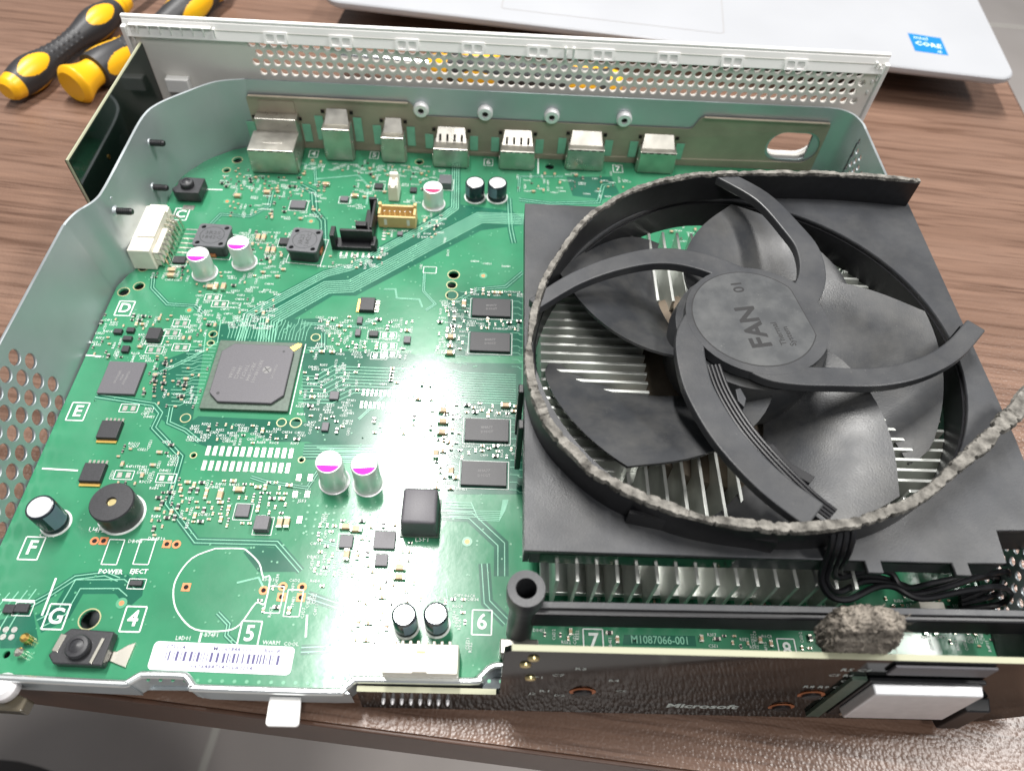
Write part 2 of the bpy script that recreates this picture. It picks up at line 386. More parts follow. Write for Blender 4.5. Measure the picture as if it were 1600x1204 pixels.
write(m, 'CORE', cx, cy - .6, 5.1, 5.4, sa, .95, bold=.02); write(m, 'i5', cx + 5.4 * ux + 6.0 * uy, cy + 5.4 * uy - 6.0 * ux, 5.1, 3.6, sa)
m.build('lettering', 'sticker_print', stk)

# ================================================================== screwdrivers
def screwdriver(a, b, length, label, flared=False, rmax=8.6, shaft=70, roll=.4, zc=None):
    """a: end of the handle, b: a point the axis runs through (plan mm); lies on the table"""
    d = (Vector(b) - Vector(a)).normalized(); zc = TZ + rmax if zc is None else zc
    t = thing('screwdriver', (a[0], a[1], TZ), label, 'screwdriver', 'yellow and black screwdrivers')
    ax = Vector((d.x, d.y, 0)); ay = Vector((-d.y, d.x, 0)); az = Vector((0, 0, 1))
    def rad(s, an):
        lob = lambda c, w_: math.exp(-((s - c) / w_) ** 2)
        r = 5.1 + 3.4 * lob(.18, .14) + 3.2 * lob(.73, .14)
        if .30 < s < .56: r += .45 * max(0, math.sin(s * length * 1.7)) * max(0, math.cos(an * 11))
        if flared:
            if s < .13: r = 9.6 - 3.4 * math.sin(math.pi / 2 * max(0, min(1, (s - .02) / .10)))
        if s < .03: r *= .72 + .28 * math.sin(math.pi / 2 * s / .03)
        if s > .93: r = 6.0 - (s - .93) * 20
        return r * rmax / 8.6
    def yellow(s, an):
        if s < (.13 if flared else .065) or s > .90: return True
        a3 = (an + roll) % (2 * math.pi / 3) - math.pi / 3
        for c, l in ((.25 if flared else .19, .105), (.74, .105)):
            if ((s - c) / l) ** 2 + (a3 / .62) ** 2 < 1: return True
        return False
    NS, NA = 240, 108; ring = []
    for i in range(NS + 1):
        s = i / NS
        ring.append([tuple(Vector((a[0], a[1], zc)) + ax * (s * length) + (ay * math.cos(2 * math.pi * k / NA) + az * math.sin(2 * math.pi * k / NA)) * rad(s, 2 * math.pi * k / NA)) for k in range(NA)])
    V = [p for r_ in ring for p in r_]; fb, fy = [], []
    for i in range(NS):
        for k in range(NA):
            f = (i * NA + k, i * NA + (k + 1) % NA, (i + 1) * NA + (k + 1) % NA, (i + 1) * NA + k)
            (fy if yellow((i + .5) / NS, 2 * math.pi * (k + .5) / NA) else fb).append(f)
    fy += [tuple(range(NA - 1, -1, -1)), tuple(range(NS * NA, (NS + 1) * NA))]
    def islands(ff):                         # each inlay, the end cap and the collar are parts of their own
        own = {}
        def root(v):
            while own[v] != v: own[v] = own[own[v]]; v = own[v]
            return v
        for f in ff:
            for v in f: own.setdefault(v, v)
            for v in f[1:]: own[root(v)] = root(f[0])
        out = {}
        for f in ff: out.setdefault(root(f[0]), []).append(f)
        return list(out.values())
    for group_, mm in ((islands(fy), 'driver_yellow'), (islands(fb), 'driver_black')):
        for ff in group_:
            used = sorted({i for f in ff for i in f}); ix = {v: j for j, v in enumerate(used)}
            nm = 'grip' if mm == 'driver_black' else 'end_cap' if 0 in used else 'collar' if NS * NA in used else 'inlay'
            MB().add([V[i] for i in used], [tuple(ix[i] for i in f) for f in ff]).build(nm, mm, t, smooth=True)
    e = Vector((a[0], a[1], zc)) + ax * length
    m = MB().tube([e - ax * 3, e + ax * shaft * .5, e + ax * shaft], 2.6, 16); m.build('shaft', 'chrome', t, smooth=True)
    return t
screwdriver((-227, 145), (-207, 208), 90, 'yellow and black screwdriver with a straight handle, leftmost on the table', shaft=80, rmax=7.9, roll=.9)
screwdriver((-199, 150), (-165.5, 225), 112, 'screwdriver with a flared yellow cap end lying against the white rear panel', flared=True, rmax=8.6, shaft=60, roll=.2)
screwdriver((60, 173), (-30, 182), 96, 'yellow handled screwdriver seen only through the holes of the white rear panel', rmax=9.0, shaft=45, roll=1.2)
gb = MB().lathe([(2.6, 0), (2.6, 16)], (0, 0, 0), 12, Matrix.Rotation(R(90), 4, 'Y')).build('bit', 'driver_green', None, smooth=True, loc=(*(-161.3, 209.4), -11.3), rz=R(35))
tag(gb, 'tiny green plastic piece behind the white panel near the screwdriver tip', 'bit')

# ================================================================== pressed steel chassis
CH = thing('metal_chassis', (0, 0, TZ + 4), 'grey pressed steel tray with perforated side walls round the green board', 'chassis')
m = MB().prism([(-137, -113), (146, -110), (146, 107), (-104, 107), (-131, 82), (-131, 30), (-137, 20)], -9.4, -8.6); m.build('tray_floor', 'steel', CH)
# left wall: leans outwards, round holes
LWx = lambda z: -136.2 - .115 * z
hol = []
for r_, z in enumerate((24.2, 18.4, 12.6, 6.8, 1.0)):
    for k in range(15):
        y = -26.3 - 6.25 * k - (3.1 if r_ % 2 == 0 else 0)
        if z > 20 and k > 12: continue
        if y < -110: continue
        hol.append(circ(y, z, 2.45, 16, 2.55))
hol = [h for h in hol if min(p[0] for p in h) > -112]
o = plate('side_wall', [(-114, -9.3), (20, -9.3), (20, 30.6), (-114, 30.6)], hol, .9, lambda u, v, w_: (LWx(v) + w_, u, v), WL[CH.name])
put('side_wall', o, 'steel', CH)
bot = smoothed([(-136.65, 19.6), (-136.5, 22), (-135.0, 27), (-132.0, 31), (-131.2, 37), (-131, 60), (-130.6, 78), (-127, 88.5), (-119, 98.5), (-110, 105.2), (-101, 107.7)], 5)
top = smoothed([(-140.15, 19.6), (-140.0, 22), (-138.4, 27), (-134.6, 33), (-133.6, 40), (-133.4, 60), (-133, 79), (-130, 88), (-121.5, 97), (-112, 104.8), (-101, 107.7)], 5)
m = MB(); n = len(bot); ob_ = offset(bot, -.9); ot_ = offset(top, -.9); vs = []; fs = []
for i in range(n): vs += [(*bot[i], -9.3), (*bot[i], 0), (*top[i], 30.3), (*ot_[i], 30.3), (*ob_[i], 0), (*ob_[i], -9.3)]
for i in range(n - 1):
    for k in range(6): fs.append((6 * i + k, 6 * i + (k + 1) % 6, 6 * i + 6 + (k + 1) % 6, 6 * i + 6 + k))
m.add(vs, fs); m.build('side_wall', 'steel', CH, smooth=True)
# rear wall with the slotted opening
oval = rounded(114.6, 5.0, 135.0, 18.2, 6.5, 6)
o = plate('rear_wall', [(-101, -9.3), (132, -9.3), (132, 30.3), (-101, 30.3)], [oval], .9, lambda u, v, w_: (u, 107.3 + w_, v), WL[CH.name]); put('rear_wall', o, 'steel', CH)
m = MB().wall(smoothed([(132, 107.3), (138, 106.6), (142.6, 103.5), (144.8, 98), (145, 94)], 5), .9, -9.3, 30.3); m.build('corner_wall', 'steel', CH, smooth=True)
hol = []
for zone in ((58, 95), (-109, -42)):
    k = 0; z = 3.0
    while z < 27.5:
        y = zone[0] + (2.1 if k % 2 else 0)
        while y < zone[1]:
            if not (zone[0] > 0 and z > 34 - .55 * abs(y - 108)): hol.append(circ(y, z, 1.35, 8))
            y += 4.2
        z += 3.1; k += 1
o = plate('side_wall', [(-111, -9.3), (94, -9.3), (94, 30.3), (-111, 30.3)], hol, .9, lambda u, v, w_: (145 + w_, u, v), WL[CH.name]); put('side_wall', o, 'steel', CH)
# rolled top edges (bright)
# front lip
lip = [(-137, -112.2), (-111, -112.9), (-90.5, -113.4), (-88.5, -113.1), (-86.2, -111.5), (-84.5, -111.1), (-76, -111.1), (-74, -111.6), (-71.9, -113.6), (-70, -114), (-37, -114.2), (-34.5, -113.5), (-32, -111.4), (-30, -111), (-2.2, -110.8), (.2, -110), (2.4, -107.8), (4.5, -106.8), (8, -106.7)]
m = MB().wall(smoothed(lip, 3), 1.0, -8.6, 1.0); m.build('front_lip', 'steel', CH, bevel=.25)
m = MB().tube([(x, y, 1.0) for x, y in smoothed(lip, 4)], .95, 10); m.build('rolled_edge', 'steel_edge', CH, smooth=True)
m = MB().prism([(-53.2, -114.9), (-45.2, -114.9), (-44.6, -121.4), (-45.2, -122), (-52.4, -122), (-53, -121.4)], -3.0, -1.6); m.build('front_tab', 'plastic_white', CH, bevel=.4)
# bosses and studs
for p in ((-31.8, 21.3), (-5.7, 21.2), (21.6, 21.2), (51.4, 21.4)):
    RX = Matrix.Rotation(R(90), 4, 'X')
    b_ = MB().lathe([(3.2, 0), (3.2, 1.6), (2.7, 2.3), (1.3, 2.4), (1.2, 1.2)], (p[0], 106.85, p[1]), 22, RX).build('boss', 'cap_white', CH, smooth=True)
    MB().lathe([(1.2, 0), (1.2, .3)], (p[0], 105.5, p[1]), 14, RX).build('screw_hole', 'hole_dark', b_)
RY = Matrix.Rotation(R(90), 4, 'Y')
for p in ((76, 21.6), (64.2, 10.2), (37.5, 21.6)):
    x0 = -131.3 - .07 * p[1]
    b_ = MB().lathe([(2.3, 0), (2.0, .8), (1.5, 1.4)], (x0, p[0], p[1]), 18, RY).build('stud', 'steel', CH, smooth=True)
    MB().lathe([(1.3 if i % 2 else 1.12, .6 + i * .34) for i in range(17)] + [(.9, 6.6)], (x0, p[0], p[1]), 16, RY).build('thread', 'plastic_black', b_)
    for dz, dy in ((4.2, 1.5), (-4.6, -1.2)):
        MB().lathe([(.9, 0), (.7, .5), (.3, .7)], (x0, p[0] + dy, p[1] + dz), 12, RY).build('dimple', 'steel', CH, smooth=True)
# corner latch, front left
m = MB().lathe([(3.0, 0), (3.4, .6), (3.4, 3), (2.4, 4.2), (.8, 4.6)], (-119.5, -114.5, -3), 20); m.build('corner_button', 'cap_white', CH, smooth=True)
m = MB().prism([(-125.7, -114.7), (-117.5, -115.3), (-114.8, -116.3), (-115.2, -119.4), (-124.0, -119.0)], -9, -4.5); m.build('corner_latch', 'brown_plastic', CH, bevel=.5)
# shield foil behind the sockets
SH = thing('connector_shield', (18, 106, 0), 'dull brown metal shield plate standing behind the row of sockets', 'shield plate')
foil = [(-102, .05), (137, .05), (137, 22.5), (136, 24), (84, 24), (82.5, 23), (80.5, 18.6), (79, 18), (-32, 18), (-33.4, 18.6), (-35.5, 23), (-37, 24), (-101, 24), (-102, 23)]
o = plate('shield', foil, [rounded(113.6, 4.2, 136.0, 19.0, 6.8, 6)], .3, lambda u, v, w_: (u, 106.2 + w_ + .25 * math.sin(u * .23) * math.sin(v * .2), v), WL[SH.name]); put('plate', o, 'foil', SH)
m = MB().wall([(-101, 105.6), (-37, 105.6)], 1.2, 23.9, 24.3); m.build('folded_edge', 'foil', SH)
m = MB().wall([(84, 105.6), (136, 105.6)], 1.2, 23.9, 24.3); m.build('folded_edge', 'foil', SH)

# ================================================================== white rear panel
RP = thing('rear_panel', (4, 112, TZ), 'white plastic rear panel with rows of round vent holes', 'panel')
X0, X1, ZT = -143.5, 151.0, 50.6
hol = []; rows = (43.2, 39.6, 35.8, 31.8)
for k, z in enumerate(rows):
    x = -96 + (2.05 if k % 2 else 0)
    while x < 145.5 - (0 if k < 2 else 1.5): hol.append(circ(x, z, 1.58, 12)); x += 4.1
hol.append([(x, z) for x, z in rounded(114.0, 4.4, 135.6, 18.8, 6.7, 6)])
o = plate('grille', [(X0 + 1, TZ), (X1 - 1, TZ), (X1 - 1, 48), (X0 + 1, 48)], hol, 1.8, lambda u, v, w_: (u, 111.2 + w_, v), WL[RP.name]); put('grille', o, 'panel_inner', RP)
o = plate('outer_skin', [(X0, TZ), (X1, TZ), (X1, ZT), (X0, ZT)], [[(x, z) for x, z in rounded(X0 + 8, 27, X1 - 7, 47, 3, 4)], hol[-1]], 1.6, lambda u, v, w_: (u, 113.0 + w_, v), WL[RP.name]); put('outer_skin', o, 'plastic_white', RP)
m = MB().prism([(109.0, 44.4), (110.2, 43.9), (112.2, 47.4), (112.2, 50.2), (111.4, 50.2)], X0 + .4, X1 - .4); m.v = [(z_, x_, y_) for x_, y_, z_ in m.v]; m.build('rim', 'plastic_white', RP, bevel=.25)
m = MB().box((X0 + X1) / 2, 112.6, 49.9, X1 - X0, 1.9, 1.4); m.build('rim', 'plastic_white', RP, bevel=.5)
m = MB().box(X0 + .9, 110.4, TZ, 1.8, 3.2, ZT - TZ - 2.2); m.build('rim', 'plastic_white', RP, bevel=.4)
m = MB().box(X1 - .9, 110.4, TZ, 1.8, 3.2, ZT - TZ - 2.2); m.build('rim', 'plastic_white', RP, bevel=.4)
ck = None
for x in (-86.0, -61.3, -36.1, -10.9, 14.2, 39.1, 64.6, 89.6, 114.5):
    if ck is None:
        ck = plate('clip', [(-4.4, 0), (4.4, 0), (4.4, 3.8), (-4.4, 3.8)], [rounded(-3.5, .5, -.5, 3.0, .4, 2), rounded(.5, .5, 3.5, 3.0, .4, 2)], 1.6, lambda u, v, w_: (u, w_ + v * .42, v))
    put('clip', ck, 'plastic_white', RP, loc=(x, 109.3, 44.6))
for x in (24.6, 27.8):
    m = MB().box(x, 109.6, 43.8, .9, 1.6, 5.0, ty=.2); m.build('clip_pin', 'plastic_white', RP, bevel=.2)
cb = MB().box(0, 0, 0, .6, 1.5, 3.2).mesh('comb', .1)
for k in range(8): put('comb', cb, 'plastic_white', RP, loc=(-137.5 + 4.1 * k, 110.0, 45.6))
m = MB().wall(smoothed([(-140.5, 110.2), (-110, 110.2)], 2), 1.5, 48.4, 48.9); m.build('comb_rail', 'plastic_white', RP)
for sx in (-1, 1):
    for k in range(5):
        a = R(18 + 36 * k / 1.6)
        x = (X0 + 7.5) if sx < 0 else (X1 - 6.5)
        m = MB().box(x + sx * 4.4 * math.sin(a), 110.2, 42.6 + 4.4 * math.cos(a), .7, 1.4, 2.0); m.build('comb', 'plastic_white', RP)
for z in (35.5, 40): m = MB().box(X1 - 3.6, 110.2, z, .9, 1.3, 1.3); m.build('clip_pin', 'plastic_white', RP, bevel=.3)
m = MB().box(-128.5, 108.6, 23, 9, 4.2, 5.5, ty=.4); m.build('block', 'plastic_white', RP, bevel=.4)

# ================================================================== dark upright board outside the left wall
SB = thing('side_board', (-138, 72, -4), 'glossy black upright circuit board outside the left chassis wall', 'circuit board')
m = MB().prism([(35, -4), (109, -4), (109, 42.0), (35, 44.2)], -.75, .75)
m.v = [(-138 + z_, x_, y_) for x_, y_, z_ in m.v]; m.build('board', 'board_dark_green', SB)
m = MB().prism([(34.7, -4), (109.2, -4), (109.2, 42.3), (34.7, 44.5), (34.7, 44.2), (108.9, 42.02), (108.9, -3.9), (35, -3.9), (35, 44.1), (34.7, 44.1)], -.7, .7)
m = MB().tube([(-138, 35, -4), (-138, 35, 44.3), (-138, 109.1, 42.1)], .5, 6); m.build('board_edge', 'board_edge', SB)
m = MB().lathe([(.9, 0), (.9, .2)], (-137.2, 56, 30), 12, RY); m.build('gold_dot', 'gold_pad', SB)

# ================================================================== front board standing in front
FB = thing('front_board', (75, -113, TZ), 'glossy black upright circuit board along the front with white lettering', 'circuit board')
def fp(u, v, d=0.):                          # u = x, v = height on the board, d = distance off its front face
    return (u, -112.0 - (33 - v) * .053 - d, v)
out = [(-31, -13.8), (139, -13.8), (152, -6), (152, 33), (7.2, 33), (5.6, 31.5), (5.6, 1.2), (4.6, .2), (-31, .2)]
o = plate('board', out, [], 1.4, lambda u, v, w_: fp(u, v, w_ - .7), WL[FB.name]); put('board', o, 'board_black', FB)
m = MB()
for a_, b_ in (((7.2, 33.05), (152, 33.05)), ((-31, .25), (4.8, .25))):
    m.add([fp(a_[0], a_[1], 0), fp(b_[0], b_[1], 0), fp(b_[0], b_[1] + .05, -1.4), fp(a_[0], a_[1] + .05, -1.4)], [(0, 1, 2, 3)])
m.build('board_edge', 'board_edge', FB)
m = MB(); pl = lambda x, y, z: fp(x, y, .06)
write(m, 'Microsoft', 59.6, -5.6, 0, 4.9, 0, 1.0, pl, 3, .03)
for t_, x, y, s_ in (('R1', 17, 4.5, 2.6), ('D2', 21, 1, 2.2), ('R4', 33, 14, 2.2), ('C2', 36, 6, 2.2), ('R3', 24, 22, 2.4), ('C7', 19, 17, 2.4), ('TP1', 14, 15, 2.2), ('J2', 14, 2, 2.4), ('C9', 88, 4, 2.2), ('R8 R9 C12', 86, 13, 2.4), ('Q1', 89, 18, 2.2), ('R5 C6', 88, 26, 2.6), ('C5 R6', 86, 22, 2.2)):
    write(m, t_, x, y, 0, s_, 0, 1.1, pl)
for a_, b_ in (((91, -7), (97.5, -7)), ((97.5, -7), (94.3, -1.6)), ((94.3, -1.6), (91, -7))):
    d_ = Vector((b_[0] - a_[0], b_[1] - a_[1])).normalized() * .25; nx, ny = -d_.y, d_.x
    m.add([pl(a_[0] + nx, a_[1] + ny, 0), pl(b_[0] + nx, b_[1] + ny, 0), pl(b_[0] - nx, b_[1] - ny, 0), pl(a_[0] - nx, a_[1] - ny, 0)], [(0, 1, 2, 3)])
m.build('printing', 'silkscreen_ink', FB, kind='stuff')
for x, z in ((12.4, 28.5), (10.8, 24.0), (12.6, 14.5)):
    m = MB().lathe([(1.4, 0), (1.2, .5), (.4, .7)], fp(x, z), 14, Matrix.Rotation(R(90), 4, 'X')); m.build('solder_point', 'brass', FB, smooth=True)
for x, z in ((26.5, 4.5), (84.5, 6.5), (80.5, -4.5)):
    RX = Matrix.Rotation(R(90), 4, 'X')
    b_ = MB().lathe([(3.4, 0), (3.4, .1)], fp(x, z), 22, RX).build('button_ring', 'copper_ring', FB)
    MB().lathe([(2.4, 0), (2.4, .7), (1.4, 1.1)], fp(x, z), 20, RX).build('button_dome', 'plastic_black', b_, smooth=True)
for k in range(8):
    m = MB().lathe([(.55, 0), (.5, 1.0), (.2, 1.5)], fp(-24.6 + 2.4 * k, -5.4), 10, Matrix.Rotation(R(90), 4, 'X')); m.build('solder_point', 'cap_white', FB, smooth=True)
def fbox(u0, v0, u1, v1, d0, d1, tp=0.):
    q = [(u0, v0), (u1, v0), (u1, v1), (u0, v1)]; q2 = [(u0 + tp, v0 + tp), (u1 - tp, v0 + tp), (u1 - tp, v1 - tp), (u0 + tp, v1 - tp)]
    return MB().add([fp(a_, b_, d0) for a_, b_ in q] + [fp(a_, b_, d1) for a_, b_ in q2], [(3, 2, 1, 0), (4, 5, 6, 7), (0, 1, 5, 4), (1, 2, 6, 5), (2, 3, 7, 6), (3, 0, 4, 7)])
md = fbox(92.8, -5.5, 121.2, 21.8, .1, 1.3).build('receiver_tray', 'plastic_black', FB, bevel=.3)
fbox(93.6, .5, 120.5, 21, 1.3, 3.8, .4).build('receiver_can', 'plate_silver', md, bevel=.35)
fbox(95.5, -4.5, 117, .2, 1.3, 1.9, .2).build('receiver_foot', 'nickel', md, bevel=.2)
fbox(88.6, -9, 92.2, 22, .1, 1.0).build('flat_cable', 'chip_substrate', FB)
fbox(122.6, -9, 130, 8, .1, 3.5, .6).build('side_block', 'plastic_black', FB, bevel=.4)
fbox(95, 25.5, 119, 31, .1, .9).build('flat_module', 'chip_mold', FB, bevel=.3)

# ================================================================== black bracket between cooler and front board
BR = thing('bracket', (75, -99, 0), 'black plastic bracket bar with a hollow post at its left end', 'bracket')
m = MB().lathe([(3.4, 2), (3.3, 26), (4.4, 29), (4.6, 34), (4.4, 35.6), (2.5, 35.6), (2.4, 30), (2.4, 24)], (10.3, -98.6, 0), 32, cap=False); m.build('post', 'fan_frame', BR, smooth=True)
m = MB().cyl(10.3, -98.6, 23, 2.45, .4, 20); m.build('post_bore', 'hole_dark', BR)
m = MB().prism([(12.5, -101.2), (12.5, -98.4), (146.5, -97.2), (146.5, -100)], 16.5, 25.4); m.build('bar', 'plastic_black', BR, bevel=.5)
m = MB().prism([(12.5, -99.9), (12.5, -98.2), (146.5, -97.0), (146.5, -98.7)], 25.4, 26.4); m.build('bar_cap', 'fan_frame', BR, bevel=.2)
m = MB().box(10.3, -103.2, 0.3, 10, 4, 6); m.build('foot', 'nickel', BR, bevel=.4)
m = MB().prism([(141, -104), (146, -104), (144.5, -93), (141.8, -93)], .3, 16.4); m.build('foot', 'plastic_black', BR, bevel=.4)

# ================================================================== the green main board
BD = thing('main_board', (0, 0, -1.6), 'green printed circuit board crowded with chips, capacitors and sockets', 'circuit board')
outl = [(-135.4, -111.8), (-111, -112.3), (-90, -112.7), (-86, -110.6), (-75, -110.6), (-71.5, -113.2), (-36.5, -113.5), (-31.5, -110.5), (-2, -110.2), (3.4, -106.2), (144.3, -105.5), (144.3, 100), (140, 106), (-104, 106), (-112, 102.5), (-121, 95.5), (-127.6, 86), (-130.2, 77), (-130.4, 38), (-132, 30), (-135, 22)]
HOLES = [(*(-128.5, 31.8), 1.75), (*(-127.3, 22.5), 1.75), (*(-131.8, 19.5), 1.85), (*(-14.8, 34.7), 2.0), (*(-15.2, 29.4), 1.7), (*(-14.9, 24.3), 2.0), (*(-60.7, 2.0), 1.35), (*(-65.6, -33.3), 1.3), (*(-61.1, -33.2), 1.6), (*(-95.9, -32.9), 1.4), (*(-95.8, 1.7), 1.2), (*(-95.6, -2.3), 1.0), (*(-89.9, -46.3), .8), (*(-56.9, -46.6), .8), (*(-103.9, -97.1), 2.6), (*(-108.9, 95.8), 1.9), (*(-111.8, 88.9), 1.4), (*(-33.2, 100.1), 1.6), (*(22.5, 101.1), 2.0), (*(-121.7, -106.7), 1.0)]
o = plate('substrate', outl, [circ(x, y, r, 14) for x, y, r in HOLES], 1.6, lambda u, v, w_: (u, v, w_ - .8), WL[BD.name]); put('substrate', o, 'solder_mask', BD)
USED = []                                     # footprints kept free of small parts
def keep(x, y, sx, sy): USED.append((x - sx / 2, y - sy / 2, x + sx / 2, y + sy / 2))
def free(x, y, g=.6): return all(not (a - g < x < c + g and b - g < y < d + g) for a, b, c, d in USED)
for x, y, r in HOLES: keep(x, y, 2 * r + 2, 2 * r + 2)
rg = MB()
for x, y, r in HOLES[:18]: rg.ring(x, y, .05, r + .02, r + .34, 20)
rg.build('hole_rings', 'ring_tan', BD, kind='stuff')

bare, trace, silk, pads, gold, vias, ccop, hdk = MB(), MB(), MB(), MB(), MB(), MB(), MB(), MB()
def chan(pts, wd): bare.line(pts, wd, .02)
def area(pts): bare.sheet(pts, .012 + .0004 * (len(bare.f) % 17))
def bundle(pts, n, pitch, wd=.22, margin=.5, dark=True):
    if dark: bare.line(pts, n * pitch + 2 * margin, .021)
    for k in range(n):
        o_ = offset(pts, (k - (n - 1) / 2) * pitch); trace.line(o_, wd, .07)
# main diagonal bus
D1 = [(14.4, 67.0), (-6.1, 66.8), (-16.4, 58.0), (-52.0, 26.7), (-60.7, 25.6), (-78.2, 9.0), (-76.9, -3.9)]
D0 = [(-17.6, 97.4), (-16.4, 71.9), (-21.4, 65.8), (-53.4, 36.2), (-62.3, 32.3), (-85.8, 11.0), (-85.9, -4.4)]
area([(-17.3, 74.5), (6.7, 71.5), (14.4, 64.4), (-5.3, 59.4), (-49.5, 22.1), (-57.8, 21.7), (-73.2, 6.3), (-73.0, -3.7), (-87.4, -4.4), (-88.4, 7.0), (-83.9, 14.7), (-61.7, 35.0), (-54.3, 38.1), (-21.7, 69.6)])
bundle(D1, 7, .95, .34, .3, False); bundle(D0, 4, .9, .34, .3, True)
# fan-out above the large chip
area([(-95.2, 5.7), (-87.0, 8.5), (-59.5, 10.8), (-55.8, -2.9), (-63.8, -3.3), (-93.5, -1.4), (-95.8, -0.6)])
for k in range(26):
    x0 = 352 + 5.0 * k
for p in range(24):
    x = -90.5 + p * 1.15
    trace.line([(x, .2), (x, 3.5 + (p * 37 % 5) * .9), (x + .8 * (1 if p > 11 else -1), 5.2 + (p * 29 % 4) * .9), (x + .9 * (1 if p > 11 else -1), 7.5 + (p * 17 % 6) * .6)], .2, .07)
# left of the large chip
area([(-110.2, -11.0), (-97.7, -3.5), (-96.7, -9.0), (-93.4, -34.5), (-99.2, -36.7), (-107.7, -30.2), (-109.6, -20.2)])
for p in range(17):
    y = -3 - p * 1.5; trace.line([(-93.2, y), (-97 - (p % 3) * .5, y), (-98.5 - (p % 3) * .5, y - 1.2), (-103.5 + (p % 4) * .5, y - 1.2)], .2, .07)
trace.line([(-94.7, 8.1), (-93.4, -1.9), (-100.1, -9.2), (-106.7, -14.3)], .3, .07); trace.line([(-98.3, 2.1), (-97.1, -5.7), (-105.2, -12.1), (-109.0, -15.0)], .3, .07)
# below and right of the large chip
area([(-92.1, -32.0), (-65.7, -32.4), (-45.3, -33.7), (-48.0, -42.1), (-56.3, -40.1), (-66.2, -40.5), (-76.9, -36.7), (-85.2, -43.6), (-91.6, -41.5), (-95.9, -36.5)])
area([(-64.1, -5.2), (-48.5, -3.4), (-27.7, -3.5), (-14.3, -6.7), (10.9, -6.1), (10.9, -23.1), (-10.0, -22.5), (-24.4, -38.8), (-32.2, -41.5), (-53.9, -42.4), (-59.6, -28.2)])
for p in range(9):
    y = -10.2 - p * 1.32
    trace.line([(-62, y - 4.5), (-58 + p * .9, y - 4.5), (-53 + p * 1.1, y), (-28 - (p % 3) * 3, y), ], .26, .07)
for p in range(13):
    y = -10.0 - p * 1.05; trace.line([(-30 + (p % 4) * 3.1, y), (-12, y), (-9, y - 1.0 + p * .05), (9, y - 1.0 + p * .05)], .26, .07)
for p in range(8):
    trace.line([(-53 + p, -42 - p * .7), (-36 + p * .9, -42 - p * .7), (-31 + p * .9, -37 - p * .55), (-31 + p * .9, -33), (-23 + p * 1.2, -27 - p * .1), (-14 + p * .9, -27 + p * .2)], .28, .07)
bundle([(-56.9, -43.6), (-34.0, -42.7), (-30.5, -34.8), (-25.2, -30.4), (-15.5, -21.7)], 5, 1.0, .25, .4)
# channels between copper areas
def two(pts, wd=2.4):
    chan(pts, wd); trace.line(offset(pts, wd * .23), .26, .07); trace.line(offset(pts, -wd * .23), .26, .07)
two([(-126.3, -25.6), (-107.2, -28.2), (-104.1, -31.3), (-104.7, -36.9), (-93.5, -46.9), (-93.1, -62.7), (-81.9, -74.2), (-59.1, -74.1), (-50.8, -82.2)])
two([(-101.4, -29.0), (-100.7, -34.8), (-94.7, -37.4), (-89.3, -41.4)], 2.0)
two([(-12.7, -63.4), (-4.1, -63.6), (5.2, -72.4), (5.4, -82.0)], 4.2); two([(0.5, -78.4), (1.6, -89.5), (7.2, -95.0)], 3.4)
area([(-65.6, -75.1), (-58.8, -75.6), (-51.5, -82.4), (-62.4, -82.8), (-67.9, -77.1)])
two([(-116.6, -98.8), (-111.7, -95.3), (-110.2, -87.7), (-98.6, -87.3), (-95.3, -89.6)], 5.5); two([(-124.1, -96.5), (-117.0, -91.1), (-111.5, -85.9), (-103.8, -84.6), (-99.7, -86.1)], 2.2)
area([(-99.6, -89.7), (-97.4, -87.8), (-95.1, -85.0), (-92.8, -85.9), (-92.1, -90.4), (-94.2, -93.1), (-97.0, -92.3)])
for p in range(5): trace.line([( -133 + 2.2 * p, -103), (-132 + 2.2 * p, -97), (-129.5 + 2.2 * p, -91 + p * .4)], .3, .07)
area([(-126.9, -97.9), (-119.2, -95.5), (-115.0, -103.0), (-115.5, -105.0), (-123.9, -105.2)])
two([(-70.8, -94.5), (-67.2, -97.5), (-67.1, -100.4), (-64.2, -102.7)], 1.6)
two([(-70.9, -53.1), (-66.3, -54.5), (-53.5, -56.2), (-48.0, -42.1)], 1.6); two([(-41.5, -31.1), (-30.7, -16.7)], 1.2)
two([(-123.8, 28.2), (-122.4, 21.9), (-114.9, 14.5), (-105.1, 14.2), (-101.3, 10.7)], 2.0); two([(-110.0, 56.4), (-107.7, 62.1), (-96.4, 61.7), (-90.2, 68.1), (-90.7, 76.6)], 2.2)
two([(-80.0, 81.4), (-74.2, 77.8), (-71.7, 66.3), (-67.6, 61.0), (-65.0, 46.7)], 3.2); two([(-91.2, 99.3), (-76.2, 93.1), (-73.8, 81.8)], 1.6); two([(-74.5, 85.8), (-57.6, 89.5), (-52.8, 83.2), (-51.9, 71.5)], 1.0)
two([(-25.8, 35.4), (-25.3, 25.7), (-20.6, 19.6), (-23.8, 16.4)], 1.3); two([(11.2, 37.5), (4.8, 29.6), (-5.8, 27.7), (-15.9, 18.9)], 2.2); two([(5.3, 79.2), (6.3, 60.9), (7.6, 52.9)], 2.6)
two([(-66.9, 8.1), (-46.7, 7.6), (-40.4, 11.5)], 1.6); two([(-58.4, 4.1), (-57.3, -3.0), (-62.7, -3.2)], 2.4); two([(-39.8, 25.8), (-35.6, 26.1), (-34.7, 21.7), (-26.5, 21.5), (-25.1, 17.8)], .8)
two([(9.7, 78.7), (22.4, 77.2), (42.3, 79.3), (44.8, 90.0), (49.7, 91.2)], 2.6); two([(9.2, 83.5), (9.7, 93.4), (28.1, 94.7)], 1.6); area([(29.5, 94.8), (48.7, 96.1), (51.5, 85.5), (43.7, 81.0), (31.8, 82.6)])
